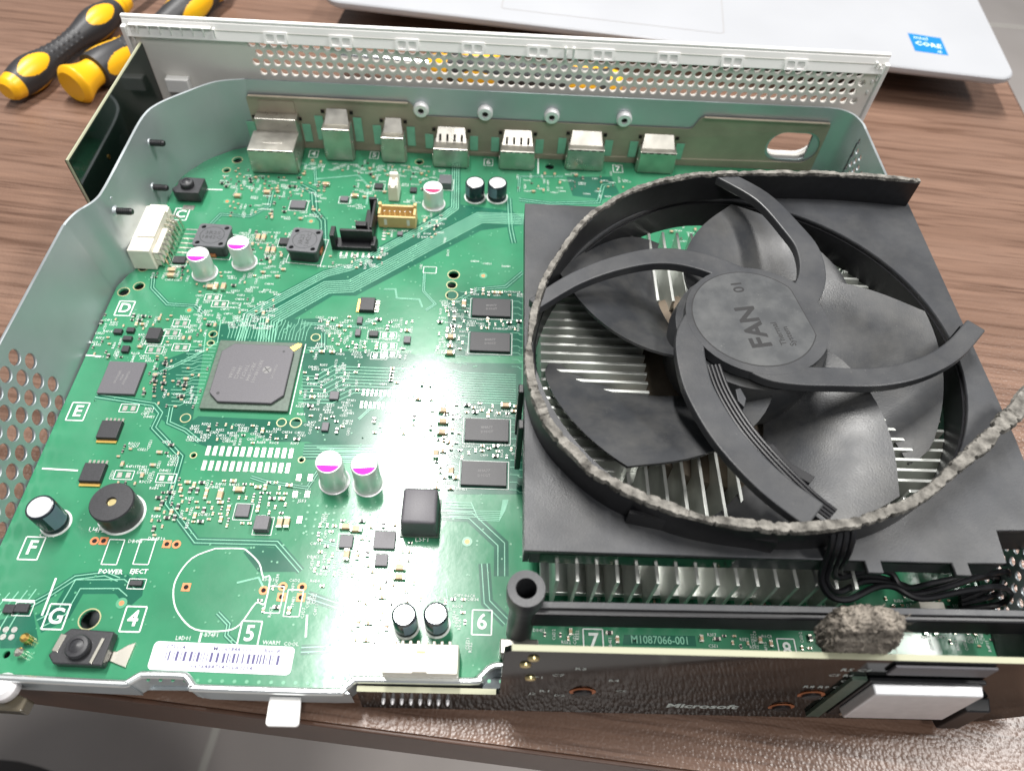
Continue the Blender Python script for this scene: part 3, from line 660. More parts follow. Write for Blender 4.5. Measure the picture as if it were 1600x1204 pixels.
two([(-30.9, -84.1), (-19.8, -89.2), (-15.9, -92.7)], 2.2); two([(-46.9, -73.1), (-31.9, -76.5), (-29.0, -69.5), (-18.1, -66.1)], 1.4); two([(-47.8, -89.1), (-36.9, -92.4), (-29.1, -99.1)], 2.8); two([(-46.9, -103.7), (-34.5, -102.9)], 2.6)
two([(-67.6, -86.1), (-62.0, -84.4), (-59.2, -88.5)], .6)
for q in ([(-16.4, 26.2), (11.0, 27.7), (11.1, -2.7), (-14.5, -4.0)], [(-15.4, -23.2), (11.1, -22.1), (11.3, -56.0), (-13.1, -56.9)]): area(q)
for q in ([(-9.4, -9.0), (10.9, -8.8), (10.9, -20.5), (-9.2, -20.9)], ):
    pass
for p in range(12):
    y = 25.5 - p * 3.0
    trace.line([(7.5, y), (9.6, y), (10.4, y - .8), (13, y - .8)], .2, .07)
    yy = -26 - p * 2.6; trace.line([(7.4, yy), (9.6, yy), (10.4, yy - .8), (13, yy - .8)], .2, .07)
    trace.line([(-7.9, y), (-9.4, y + .6), (-12, y + .6)], .2, .07); trace.line([(-8.2, yy), (-9.6, yy + .6), (-12.5, yy + .6)], .2, .07)
for p in range(6): trace.line([(-13 + p * .5, -59.5 - p * .9), (-4 + p * .4, -59.5 - p * .9), (-3 + p * .3, -62 - p * .6), (6 - p * .3, -62 - p * .6), (7 - p * .3, -58)], .22, .07)
for p in range(10): trace.line([(-36 + p * 2.9, -86 - (p % 3)), (-35 + p * 2.9, -91 - (p % 4)), (-31.5 + p * 2.4, -95)], .22, .07)

# silkscreen frames, grid letters, coin-cell outline
def frame(x, y, sx, sy, wd=.35, rz=0.):
    c, n = math.cos(rz), math.sin(rz); q = [(-sx / 2, -sy / 2), (sx / 2, -sy / 2), (sx / 2, sy / 2), (-sx / 2, sy / 2)]
    q = [(x + a * c - b * n, y + a * n + b * c) for a, b in q]
    for i in range(4):
        a, b = q[i], q[(i + 1) % 4]; silk.line([a, b], wd, .13)
for ch, p, s_ in (('C', (-122.8, 61.1), 5.6), ('D', (-128.9, 11.7), 5.6), ('E', (-129.8, -31.9), 5.6), ('F', (-126.4, -77.8), 5.6), ('G', (-112.7, -96.7), 5.6), ('4', (-92.5, -96.8), 5.6), ('5', (-61.1, -99.9), 5.6), ('6', (0.4, -95.2), 5.6), ('7', (30.6, -99.6), 5.6), ('4', (-78.2, 102.0), 3.8), ('5', (-52.6, 103.0), 3.8), ('6', (-3.8, 101.8), 3.8), ('7', (51.9, 101.5), 4.2), ('8', (83.4, -100.5), 5.0)):
    frame(p[0], p[1], s_ * .95, s_ * 1.2, s_ * .07); write(silk, ch, p[0], p[1], .18, s_ * 1.05, 0, .95, res=4, bold=.02); keep(p[0], p[1], s_ * 1.2, s_ * 1.5)
for a, b in (((215, 407), (249, 408)), ((134, 555), (158, 557)), ((66, 732), (122, 735)), ((88, 905), (66, 960)), ((318, 296), (348, 297)), ((840, 255), (840, 272))):
    pass
for q in ([(-131.7, 35.2), (-123.8, 35.4)], [(-135.1, -9.5), (-130.0, -9.8)], [(-133.1, -52.6), (-122.4, -52.9)], [(-116.6, -86.2), (-116.5, -96.5)], [(-118.5, 76.3), (-110.4, 76.5)], [(17.6, 106.0), (17.5, 95.6)], [(-128.4, -92.6), (-119.9, -92.7)], [(-73.7, -99.9), (-73.7, -102.4)], [(-46.9, -94.4), (-46.2, -100.4)]):
    silk.line(q, .55, .13)
coin = smoothed([(-75.8, -76.3), (-81.6, -79.4), (-84.3, -85.6), (-83.5, -91.0), (-80.8, -95.3), (-75.6, -99.1), (-68.0, -99.3), (-64.2, -97.5), (-61.2, -91.6), (-58.8, -91.6), (-58.9, -84.3), (-60.8, -84.2), (-62.7, -80.3), (-66.5, -77.0), (-68.7, -76.1), (-75.8, -76.3)], 4)
silk.line(coin, .4, .13)
write(silk, 'POWER', *(-102.6, -84.0), .18, 1.9, bold=.02); write(silk, 'EJECT', *(-95.0, -83.7), .18, 1.9, bold=.02); write(silk, 'L5F1', *(-17.7, -71.7), .18, 2.2); write(silk, 'C3F1', *(-123.5, -73.8), .18, 2.2)
write(silk, 'U4F2', *(-110.4, -71.8), .18, 2.2); write(silk, 'DB4F1', *(-98.6, -74.9), .18, 1.5); write(silk, 'DB4F10', *(-93.0, -74.0), .18, 1.5); write(silk, 'L8D01', *(-78.0, -101.5), .18, 1.5); write(silk, 'B74F1', *(-70.9, -100.5), .18, 1.5); write(silk, 'WARM', *(-54.9, -102.1), .18, 1.5); write(silk, 'COOL', *(-49.7, -102.3), .18, 1.4); write(silk, 'J5F3', *(-54.2, -60.7), .18, 1.5)
NB = [(39.1, -97.5), (58.6, -97.3), (58.6, -100.1), (38.5, -100.2)]
bare.sheet(NB, .03); keep((NB[0][0] + NB[2][0]) / 2, (NB[0][1] + NB[2][1]) / 2, 20.5, 4.5)
write(trace, 'M1087066-001', *(48.8, -98.8), .14, 3.0, 0, .88, res=3, bold=.012)
for x, y in ((-103.8, -78.8), (-95.2, -78.5), (-56.5, -91.1), (-51.1, -91.9)):
    frame(x, y + .6, 4.2, 7.4, .3)
frame(*(-23.8, 36.5), 4.8, 3.2, .25)
# unpopulated pad fields
padm = None
def padrow(p0, p1, n, sx, sy, rz=0.):
    for k in range(n):
        t = k / (n - 1); x = p0[0] + (p1[0] - p0[0]) * t; y = p0[1] + (p1[1] - p0[1]) * t
        put('solder_pad', padmesh(sx, sy), 'solder_pad', BD, loc=(x, y, .02), rz=rz); keep(x, y, sx, sy)
_pm = {}
def padmesh(sx, sy):
    if (sx, sy) not in _pm: _pm[(sx, sy)] = MB().box(0, 0, 0, sx, sy, .12, 0, .08, .08).mesh('solder_pad')
    return _pm[(sx, sy)]
padrow((-85.9, -44.5), (-60.5, -44.5), 13, 1.3, 3.5); padrow((-85.8, -49.7), (-60.5, -49.7), 13, 1.3, 3.5)
padrow((-41.3, -20.5), (-28.6, -20.7), 10, .8, 2.6); padrow((-41.3, -25.4), (-28.6, -25.6), 10, .8, 2.6)
for q in ((-56.6, -52.8), (-53.2, -52.7), (-56.7, -58.5), (-53.1, -58.3), (-53.9, -66.7)):
    put('solder_pad', padmesh(1.5, 2.3), 'solder_pad', BD, loc=(*q, .04)); keep(*q, 2, 3)
# through-hole test points with copper rings
for k, q in enumerate(((-89.7, -75.4), (-87.0, -75.4), (-81.0, -87.7), (-59.9, -88.0), (-54.9, -86.8), (-49.6, -86.8), (-54.7, -89.7), (-49.4, -89.7), (-110.0, -75.1), (-107.5, -75.0))):
    if k in (0, 2, 6, 7, 9): ccop.box(q[0], q[1], .03, 2.3, 2.3, .1)
    else: ccop.disc(q[0], q[1], .13, 1.25, 18)
    hdk.disc(q[0], q[1], .14, .68, 14); keep(*q, 3, 3)
for q in ((-96.9, -92.6), (-4.7, -71.9), (-107.0, 69.7), (-72.2, 60.3), (-3.7, 34.7), (-106.6, 12.0)):
    vias.disc(q[0], q[1], .125, 1.5, 18); ccop.disc(q[0], q[1], .13, .7, 12); keep(*q, 3, 3)
ccop.build('copper_rings', 'copper_ring', BD, kind='stuff'); hdk.build('pin_holes', 'hole_dark', BD, kind='stuff')

# ------------------------------------------------------------------ parts on the board
_mc = {}
def cached(key, fn):
    if key not in _mc: _mc[key] = fn()
    return _mc[key]
def seg(r, ycut, z, n=28, low=True):
    pts = []
    a0 = math.asin(ycut / r)
    rng = [(-math.pi - a0) + (2 * a0 + math.pi) * i / n for i in range(n + 1)]
    return MB().sheet([(r * math.cos(a), r * math.sin(a)) for a in rng], z)
def polymer_cap(p, h, r, mark, rz=0., label=None):
    k = ('pc', h, r)
    me = cached(k, lambda: MB().lathe([(r + .35, 0), (r + .4, .5), (r + .1, .9), (r - .12, 1.4), (r - .05, 2.0), (r, 2.4), (r, h - .45), (r - .15, h - .12), (r - .5, h)], n=36).mesh('capacitor', smooth=True))
    o = put('capacitor', me, 'cap_aluminium', BD, loc=(*p, .1), rz=rz, label=label)
    sub('base_ring', cached(k + ('b',), lambda: MB().lathe([(r + .75, -.05), (r + .75, .25), (r + .36, .45)], n=36).mesh('base_ring', smooth=True)), 'cap_white', o)
    sub('top_face', cached(k + ('t',), lambda: MB().disc(0, 0, h + .012, r - .42, 36).mesh('top_face')), 'cap_white', o)
    sub('polarity_mark', cached(k + ('m', mark), lambda: seg(r - .42, -.32 * r, h + .03).mesh('polarity_mark')), mark, o)
    keep(*p, 2 * r + 1.6, 2 * r + 1.6); return o
polymer_cap((-105.7, 30.3), 9.6, 3.9, 'cap_magenta'); polymer_cap((-92.7, 36.5), 10.0, 3.9, 'cap_magenta')
polymer_cap((-45.7, -53.7), 12.0, 3.95, 'cap_magenta'); polymer_cap((-35.4, -54.1), 12.0, 3.95, 'cap_magenta', R(6))
polymer_cap((-25.1, 73.6), 8.6, 3.9, 'cap_crimson')
def sleeve_cap(p, h, r, rz=0., label=None):
    k = ('sc', h, r)
    me = cached(k, lambda: MB().lathe([(r - .2, 0), (r, .4), (r - .02, 1.4), (r - .22, 1.8), (r, 2.3), (r, h - .5), (r - .25, h - .1), (r - .55, h), (r - .62, h - .25)], n=36, cap=False).mesh('capacitor', smooth=True))
    o = put('capacitor', me, 'cap_sleeve', BD, loc=(*p, .1), rz=rz, label=label)
    def topm():
        m_ = MB()
        for q_ in range(4):
            a0 = math.pi / 2 * q_ + .05; a1 = math.pi / 2 * (q_ + 1) - .05
            m_.sheet([(.08, .08)] and [(.1 * math.cos((a0 + a1) / 2), .1 * math.sin((a0 + a1) / 2))] + [((r - .6) * math.cos(a0 + (a1 - a0) * i / 8), (r - .6) * math.sin(a0 + (a1 - a0) * i / 8)) for i in range(9)], h - .2)
        m_.disc(0, 0, h - .24, r - .6, 30)
        return m_.mesh('top_face')
    sub('top_face', cached(k + ('t',), topm), 'cap_top', o)
    sub('base_ring', cached(k + ('b',), lambda: MB().lathe([(r + .5, -.05), (r + .5, .18), (r - .1, .3)], n=36).mesh('base_ring')), 'silkscreen_ink', o)
    def stripe():
        vs = []; fs = []
        for i in range(7):
            a = R(-40 + 13 * i)
            vs += [((r + .03) * math.cos(a), (r + .03) * math.sin(a), 2.4), ((r + .03) * math.cos(a), (r + .03) * math.sin(a), h - .6)]
        for i in range(6): fs.append((2 * i, 2 * i + 2, 2 * i + 3, 2 * i + 1))
        return MB().add(vs, fs).mesh('polarity_stripe', smooth=True)
    sub('polarity_stripe', cached(k + ('s',), stripe), 'cap_stripe', o)
    keep(*p, 2 * r + 1.5, 2 * r + 1.5); return o
sleeve_cap((-8.6, 79.0), 7.6, 3.9, R(200)); sleeve_cap((.4, 79.5), 7.6, 3.9, R(230))
sleeve_cap((-19.9, -96.8), 9.6, 3.2, R(-50)); sleeve_cap((-11.7, -96.3), 9.6, 3.2, R(-60)); sleeve_cap((-122.5, -70.0), 10.4, 3.8, R(-20))
# buzzer
bz = put('buzzer', MB().lathe([(6.0, 0), (6.1, .3), (6.1, 7.6), (5.8, 8.0), (1.4, 8.05), (1.2, 7.2)], n=44, cap=False).mesh('buzzer', smooth=True), 'chip_black', BD, loc=(-105, -66.6, .1), label='round black buzzer with a small hole in its top')
sub('sound_hole', MB().disc(0, 0, 7.3, 1.2, 20).mesh('sound_hole'), 'brass', bz); sub('base_ring', MB().lathe([(6.7, -.04), (6.7, .12), (6.0, .2)], n=44).mesh('base_ring'), 'silkscreen_ink', bz); keep(-105, -66.6, 16, 16)

# power inductors
def power_inductor(p, sx, sy, h, text, rz, label):
    c = 1.6
    octo = lambda a, b, k: [(-a + k, -b), (a - k, -b), (a, -b + k), (a, b - k), (a - k, b), (-a + k, b), (-a, b - k), (-a, -b + k)]
    o = put('inductor', MB().prism(octo(sx / 2 - .35, sy / 2 - .35, .8), 0, h - 1.1).mesh('inductor', .25), 'ferrite_side', BD, loc=(*p, .1), rz=rz, label=label)
    notch = [circ(a * (sx / 2 - 1.7), b * (sy / 2 - 1.7), .95, 12) for a in (-1, 1) for b in (-1, 1)]
    sub('top_plate', plate('top_plate', rounded(-sx / 2, -sy / 2, sx / 2, sy / 2, 1.3, 4), notch, 1.1, lambda u, v, w_: (u, v, h - .55 + w_)), 'ferrite', o)
    sub('groove', MB().ring(0, 0, h + .012, sx * .355, sx * .375, 40).mesh('groove'), 'ferrite_side', o)
    mt = MB()
    for i, l in enumerate(text): write(mt, l, 0, 1.2 - 2.4 * i, h + .02, 2.5, 0, 1.1)
    sub('marking', mt.mesh('marking'), 'ferrite_side', o)
    sub('terminal', MB().box(0, -sy / 2 + .2, .05, 3.4, .5, 1.5).mesh('terminal'), 'copper_ring', o)
    frame(p[0], p[1], sx + 1.6, sy + 1.6, .25, rz); keep(*p, sx + 2, sy + 2)
power_inductor((-105.1, 44.4), 12.0, 11.8, 5.6, ('3R2S', '1842C'), R(-2), 'grey square power inductor beside the white header')
power_inductor((-70.7, 43.8), 12.2, 11.4, 5.8, ('3R2S', '1842C'), R(86), 'grey square power inductor beside the black L-shaped socket')
o = put('inductor', MB().box(0, 0, 0, 10.6, 11.8, 8.6, 0, .35, .35).mesh('inductor', .9, True, 3), 'chip_mold', BD, loc=(-18.6, -65.0, .15), label='tall dark cube inductor in the bright reflection')
sub('foot_plate', MB().box(0, 0, -.1, 11.2, 12.4, .5).mesh('foot_plate', .1), 'chip_substrate', o); keep(-18.6, -65, 12.5, 13.5)
# large chip
X, Y = -78.1, -15.8
o = put('large_chip', MB().box(0, 0, 0, 28, 28, 1.0).mesh('large_chip', .12), 'chip_substrate', BD, loc=(X, Y, .35), label='large square chip with a grey bevelled cap and gold corner')
g = 11.9; k4 = 3.4
sub('cap', MB().prism([(-g + k4, -g), (g - k4, -g), (g, -g + k4), (g, g - k4 * .7), (g - k4 * .7, g), (-g + k4, g), (-g, g - k4), (-g, -g + k4)], 1.0, 2.1).mesh('cap', .28), 'chip_mold', o)
sub('gold_corner', MB().prism([(9.6, 11.4), (11.2, 9.8), (13.6, 12.2), (13.6, 13.6), (12.2, 13.6)], 1.0, 1.22).mesh('gold_corner'), 'gold_pad', o)
mt = MB()
for i, l in enumerate(('X871148-001', 'XBC-1844', 'T1FC7.1', '1844C2', '0318A')): write(mt, l, 1.5 - 2.0 * i, .5 - .2 * i, 2.115, 1.75, R(-98))
mt.ring(4.6, 1.3, 2.115, 0.02, 1.45, 24); write(mt, 'MICROSOFT', 7.0, .6, 2.115, 1.1, R(-98))
sub('marking', mt.mesh('marking'), 'chip_print', o)
mt = MB().line([(3.7, 2.3), (5.5, .3)], .3, 2.125); mt.line([(3.6, .4), (5.6, 2.2)], .3, 2.126); mt.disc(-9.0, -8.7, 2.118, .55, 16); mt.disc(8.6, 9.2, 2.118, .45, 14)
sub('dimple', mt.mesh('dimple'), 'chip_black', o); silk.line([(X + 14.6, Y - 14.4), (X + 14.6, Y + 14.6)], .3, .13); keep(X, Y, 29.5, 29.5)
# memory chips
def chip(name, p, sx, sy, h, mm='chip_black', rz=0., text=(), ts=1.4, tr=0., label=None, fr=True):
    o = put(name, cached((name, sx, sy, h), lambda: MB().box(0, 0, 0, sx, sy, h, 0, .06, .06).mesh(name, .1)), mm, BD, loc=(*p, .2), rz=rz, label=label)
    if text:
        mt = MB(); c, n = math.cos(tr), math.sin(tr)
        for i, l in enumerate(text):
            d = ((len(text) - 1) / 2 - i) * ts * 1.3; write(mt, l, -d * n, d * c, h + .012, ts, tr)
        sub('marking', mt.mesh('marking'), 'chip_print', o)
    if fr: frame(p[0], p[1], sx + 1.2, sy + 1.2, .2, rz)
    keep(*p, sx + 1, sy + 1); return o
for p, l in (((-.2, 18.2), 'top'), ((-.2, 2.2), 'second from the top'), ((-.2, -34.0), 'third from the top'), ((-.6, -49.8), 'bottom')):
    chip('memory_chip', p, 14.0, 8.4, 1.0, text=('8HA77', 'D9SGT'), ts=1.3, tr=R(3), label=l + ' of the four memory chips beside the fan')
chip('flash_chip', (-119.9, -18.8), 12.0, 13.0, 1.0, 'chip_mold', text=('H26M42003', '843A', 'QMX60143'), ts=1.1, tr=R(-96), label='dark memory chip left of the large chip', fr=False)
# eight-pin transistors
def mosfet(p, rz, sx=6.6, sy=6.2, label=None):
    o = put('transistor', cached(('mos', sx, sy), lambda: MB().box(0, 0, .15, sx, sy, 1.5, 0, .12, .25).mesh('transistor', .15)), 'chip_black', BD, loc=(*p, .05), rz=rz, label=label)
    sub('pins', cached(('mosp', sx, sy), lambda: [mb for mb in [MB()] if [mb.box(-sx / 2 + .7 + k * (sx - 1.4) / 4, sy / 2 + .6, 0, .7, 1.5, .45) for k in range(5)]][0].mesh('pins')), 'tin', o)
    sub('heat_tab', cached(('most', sx, sy), lambda: MB().box(0, -sy / 2 - .35, 0, sx - .3, 1.1, .5).mesh('heat_tab')), 'gold_pad', o)
    keep(*p, sx + 2.4, sy + 3.4)
mosfet((-117.2, -38.9), R(0), 6.4, 6.8); mosfet((-117.2, -54.0), R(0), 6.4, 6.6); mosfet((-44.6, 17.1), R(-90), 6.2, 5.6)
# assorted small chips
for nm, p, sx, sy, h, mm in (('small_chip', (-114.6, -0.7), 4.4, 5.0, 2.2, 'chip_black'), ('small_chip', (-78.6, 68.9), 6.0, 4.6, 1.0, 'chip_mold'), ('small_chip', (-61.0, 73.5), 3.2, 2.8, 1.0, 'chip_mold'), ('small_chip', (-79.8, 47.6), 4.0, 3.4, 1.2, 'chip_black'), ('small_chip', (-116.3, 35.8), 4.4, 3.4, .9, 'chip_black'), ('small_chip', (-127.4, 0.6), 2.8, 2.0, 1.1, 'chip_black'), ('small_chip', (-123.3, -2.3), 3.0, 1.9, 1.1, 'chip_black'), ('small_chip', (-123.4, 1.4), 2.6, 2.0, 1.1, 'chip_black'), ('small_chip', (-122.5, -6.9), 2.4, 2.6, 1.1, 'chip_black'), ('small_chip', (-70.6, -64.7), 4.0, 4.0, .9, 'chip_mold'), ('small_chip', (-63.9, -69.0), 4.2, 4.4, 2.4, 'chip_mold'), ('small_chip', (-39.3, -73.3), 3.8, 3.9, .9, 'chip_mold'), ('small_chip', (-28.4, -72.5), 6.2, 5.4, .9, 'chip_mold'), ('small_chip', (-28.6, -78.6), 3.6, 3.6, .9, 'chip_mold'), ('small_chip', (-50.4, -22.7), 3.0, 3.2, .9, 'chip_mold'), ('small_chip', (-51.4, -34.8), 2.2, 3.2, .9, 'chip_mold'), ('small_chip', (-46.4, 9.8), 1.9, 3.0, 1.0, 'chip_mold'), ('small_chip', (-46.3, 4.2), 1.9, 3.0, 1.0, 'chip_mold'), ('small_chip', (-40.8, 3.9), 3.2, 2.4, 1.1, 'chip_black'), ('small_chip', (-29.0, 1.9), 2.4, 3.0, .9, 'chip_mold'), ('small_chip', (-48.2, 82.3), 3.4, 3.0, 1.0, 'chip_black'), ('small_chip', (-33.9, 80.9), 2.8, 2.8, 1.0, 'chip_black'), ('small_chip', (-21.1, 85.8), 5.2, 5.6, 3.0, 'ferrite'), ('small_chip', (-36.8, 54.9), 2.2, 2.2, .8, 'chip_mold'), ('small_chip', (-125.2, -95.2), 2.8, 2.4, 1.0, 'chip_black'), ('small_chip', (-122.0, -94.9), 3.6, 2.4, 1.0, 'chip_black'), ('small_chip', (-94.5, -87.2), 3.4, 1.6, .9, 'chip_black')):
    chip(nm, p, sx, sy, h, mm, fr=(sx > 3))
# chip capacitors big enough to pick out
def chip_cap(p, sx=3.0, sy=1.7, h=1.4, rz=0.):
    o = put('chip_capacitor', cached(('cc', sx, sy, h), lambda: MB().box(0, 0, 0, sx, sy, h).mesh('chip_capacitor', .12)), 'ceramic_tan', BD, loc=(*p, .1), rz=rz)
    sub('terminals', cached(('cct', sx, sy, h), lambda: MB().box(-sx / 2 - .02, 0, -.02, .6, sy + .08, h + .05).box(sx / 2 + .02, 0, -.02, .6, sy + .08, h + .05).mesh('terminals', .08)), 'tin', o); keep(*p, sx + .6, sy + .6)
for p, r_ in (((-117.2, 27.9), 0), ((-117.5, 30.5), 0), ((-90.3, 49.4), 90), ((-88.2, 49.5), 90), ((-85.3, 42.7), 90), ((-83.2, 42.9), 90), ((-101.7, 23.0), 0), ((-99.9, 23.1), 90), ((-97.2, 23.3), 90), ((-59.2, -68.1), 90), ((-57.2, -68.0), 90), ((-23.3, -80.6), 0), ((-23.2, -83.3), 0), ((-40.1, -68.7), 0), ((-37.0, -69.4), 0), ((-38.6, -77.3), 90), ((-14.5, -27.0), 0), ((-14.4, -31.2), 0), ((-14.4, -35.3), 0), ((-10.7, -49.3), 90), ((-10.2, 19.6), 90), ((-14.1, 4.0), 0), ((-13.9, -3.1), 0), ((5.7, -24.1), 0), ((-15.8, -43.2), 90), ((-73.2, -57.8), 0), ((-78.3, -59.9), 90), ((-69.7, 82.1), 0), ((-57.1, 75.8), 0), ((-46.9, 62.3), 90), ((-45.7, 62.4), 90), ((-103.4, 72.7), 0), ((-92.3, 75.7), 0)):
    chip_cap(p, 2.7, 1.5, 1.2, R(r_))
for p in ((-114.4, -30.0), (-108.5, -53.9), (-95.8, -54.5), (-99.9, 18.4), (-96.7, 15.5), (-113.3, -6.2), (-104.9, -4.7), (-38.0, -5.1), (-34.7, -4.1), (-35.8, 4.1), (-35.2, -0.7), (-107.8, 6.0), (-109.9, 1.5)):
    put('solder_pad', padmesh(1.5, 1.9), 'solder_pad', BD, loc=(p[0] - 1.3, p[1], .02)); put('solder_pad', padmesh(1.5, 1.9), 'solder_pad', BD, loc=(p[0] + 1.3, p[1], .02)); frame(p[0], p[1], 5.6, 3.0, .22); keep(*p, 6, 3.4)

# pin headers and sockets
hd = put('pin_header', MB().box(0, 0, 0, 8.4, 24.5, 9.0, 0, .3, .3).mesh('pin_header', .35), 'nylon_white', BD, loc=(-127.2, 43.0, .2), rz=R(0), label='white ten-pin header by the left chassis wall')
sub('rib', MB().box(.9, 3.5, 9.0, 6.4, 17, .7).mesh('rib', .2), 'nylon_white', hd); sub('latch', MB().box(5.0, -4, .5, 2.0, 13, 6.5).mesh('latch', .3), 'nylon_white', hd); sub('slot', MB().box(4.0, 10.4, 1, 1.2, 3, 8.1).mesh('slot', .2), 'nylon_white', hd)
pin = MB().tube([(0, 0, 6.6), (2.4, 0, 6.5), (3.4, 0, 5.6), (3.7, 0, 3.0), (3.8, 0, 0)], .42, 6).mesh('pin', smooth=True); pin2 = MB().tube([(0, 0, 3.4), (1.2, 0, 3.2), (1.7, 0, 2.4), (1.8, 0, 0)], .42, 6).mesh('pin', smooth=True)
for k in range(9):
    for q, dx in ((pin, 4.1), (pin2, 4.1)):
        p_ = sub('pin', q, 'tin', hd); p_.location = (dx * S, (-10.2 + 2.5 * k) * S, 0)
keep(-126, 43, 18, 26)
for k in range(9): pads.line([(-118.6, 32.8 + 2.5 * k), (-113.6, 32.8 + 2.5 * k)], .6, .12)
# white latch plug, beige and black sockets near the back
o = put('upright_plug', MB().box(0, 0, 0, 4.2, 8.0, 6.6, 0, .2, .4).mesh('upright_plug', .3), 'nylon_white', BD, loc=(-41.3, 78.2, .1), label='narrow white upright plug behind the beige socket')
sub('latch', MB().box(0, 2.6, 6.5, 3.6, 2.4, 2.4, 0, .2, .3).box(-1.2, -1, 6.5, .9, 5.0, 1.1).box(1.2, -1, 6.5, .9, 5.0, 1.1).mesh('latch', .2), 'nylon_white', o); keep(-41.3, 78.2, 6, 11)
def open_box(sx, sy, h, t, floor=1.2):
    m_ = MB(); m_.box(0, 0, 0, sx - .02, sy - .02, floor)
    m_.box(0, -sy / 2 + t / 2, floor, sx, t, h - floor - .8); m_.box(0, sy / 2 - t / 2, floor, sx, t, h - floor)
    m_.box(-sx / 2 + t / 2, 0, floor, t, sy - 2 * t, h - floor); m_.box(sx / 2 - t / 2, 0, floor, t, sy - 2 * t, h - floor); return m_
o = put('beige_socket', open_box(14.6, 6.4, 6.2, 1.0).mesh('beige_socket', .2), 'nylon_beige', BD, loc=(-38.2, 61.8, .1), label='beige six-pin socket')
for k in range(6): p_ = sub('pin', cached('bpin', lambda: MB().box(0, 0, 0, .6, .6, 5.4).mesh('pin')), 'tin', o); p_.location = ((-5 + 2 * k) * S, .3 * S, 0)
sub('key_slot', MB().box(-4.4, -3.22, 1.4, 1.1, .12, 2.9).box(4.4, -3.22, 1.4, 1.1, .12, 2.9).mesh('key_slot'), 'nylon_white', o); sub('post', MB().box(-6.8, 2.4, 6, 1.2, 1.6, 1.5).box(6.8, 2.4, 6, 1.2, 1.6, 1.5).mesh('post', .2), 'nylon_beige', o); keep(-38.2, 61.8, 16, 9)
o = put('drive_socket', MB().box(0, 0, 0, 17.0, 5.2, 1.8).box(-7.6, 0, 1.8, 1.8, 5.2, 5.6).box(1.0, 1.0, 1.8, 12.2, 1.1, 5.6).box(7.3, 0, 1.8, 1.8, 5.0, 1.4).mesh('drive_socket', .2), 'plastic_black', BD, loc=(-53.2, 47.6, .1), label='black L-shaped drive socket')
sub('upright_blade', MB().box(4.6, 11.0, 0, 4.6, 16.5, 1.6).box(6.2, 11.0, 1.6, 1.0, 16.5, 5.8).box(5.2, 18.7, 1.6, 3.0, 1.2, 6.4).box(2.4, 5.0, 0, 4.2, 2.4, 7.2).mesh('upright_blade', .2), 'plastic_black', o)
for k in range(6): pads.line([(-58 + 2.1 * k, 44.2), (-58 + 2.1 * k, 41.6)], .7, .12)
for k in range(8): pads.line([(-43.6, 52 + 1.7 * k), (-42.2, 52 + 1.7 * k)], .6, .12)
keep(-53.2, 47.6, 18, 9); keep(-48, 59, 9, 18)
# front white connector
o = put('front_connector', MB().box(0, 0, 0, 19.6, 7.6, 6.6, 0, .25, .3).mesh('front_connector', .3), 'nylon_cream', BD, loc=(-14.9, -106.8, .2), label='cream eight-pin connector at the front edge')
sub('lip', MB().box(-5.6, -3.3, 6.5, 7.6, 1.2, .5).box(5.6, -3.3, 6.5, 7.6, 1.2, .5).mesh('lip', .12), 'nylon_cream', o); sub('slot', MB().box(0, 1.4, 6.6, 2.2, .6, .06).mesh('slot'), 'nylon_beige', o)
mt = MB(); write(mt, 'S1', 0, -.8, 6.62, 2.2); sub('marking', mt.mesh('marking'), 'chip_print', o)
for k in range(8): p_ = sub('pin', cached('fpin', lambda: MB().box(0, 0, 0, .9, 1.8, 4.2, 0, .1, .3).mesh('pin', .15)), 'nylon_cream', o); p_.location = ((-7.2 + 2.05 * k) * S, 4.4 * S, 0)
keep(-14.9, -105.5, 22, 11)
# push buttons
def push_button(p, rz, sx, sy, h, dr, label, tabs=True):
    o = put('push_button', MB().prism([(-sx / 2 + 1, -sy / 2), (sx / 2, -sy / 2 + .4), (sx / 2, sy / 2), (-sx / 2 + 2, sy / 2), (-sx / 2 + .3, sy / 2 - 2), (-sx / 2 + .3, -.5), (-sx / 2 - 1, -sy / 2 + 2)], .5, h).mesh('push_button', .35), 'chip_black', BD, loc=(*p, .1), rz=rz, label=label)
    sub('plunger', MB().lathe([(dr, h - .1), (dr, h + 1.6), (dr - .3, h + 2.0), (dr * .62, h + 2.1), (dr * .55, h + 1.8), (dr * .1, h + 2.3)], (-.4, -.3, 0), 28).mesh('plunger', smooth=True), 'chip_black', o)
    if tabs:
        sub('metal_tab', MB().box(-sx / 2 + .6, .6, h - .6, 1.6, sy * .5, .75, R(-8)).box(sx / 2 - 2.4, -.6, h + .05, .9, sy * .72, .3, R(-8)).mesh('metal_tab', .15), 'tin', o)
        sub('solder_foot', MB().prism([(sx / 2 - .4, -2.0), (sx / 2 + 4.6, -3.4), (sx / 2 + 5.0, 3.0), (sx / 2 + 3.2, 2.2), (sx / 2 + 1.0, .4), (sx / 2 - .4, .4)], 0, .5).mesh('solder_foot', .12), 'tin', o)
    keep(*p, sx + 5, sy + 2); return o
push_button((-101.5, -105.4), R(-3), 13.2, 9.0, 3.6, 3.0, 'black push button with metal tabs at the front left')
push_button((-121.3, 72.6), R(-2), 10.0, 9.4, 5.0, 2.6, 'black push button near the curved chassis corner', False)
put('solder_pad', padmesh(4.6, 2.6), 'solder_pad', BD, loc=(-121, 65.2, .02))
for q, mm in (((-117.4, -103.0), 'gold_pad'), ((-117.5, -106.6), 'tin')): o = put('pin_post', MB().lathe([(1.2, 0), (1.2, 2.4), (.6, 3.0)], n=16).mesh('pin_post', smooth=True), mm, BD, loc=(*q, .05))
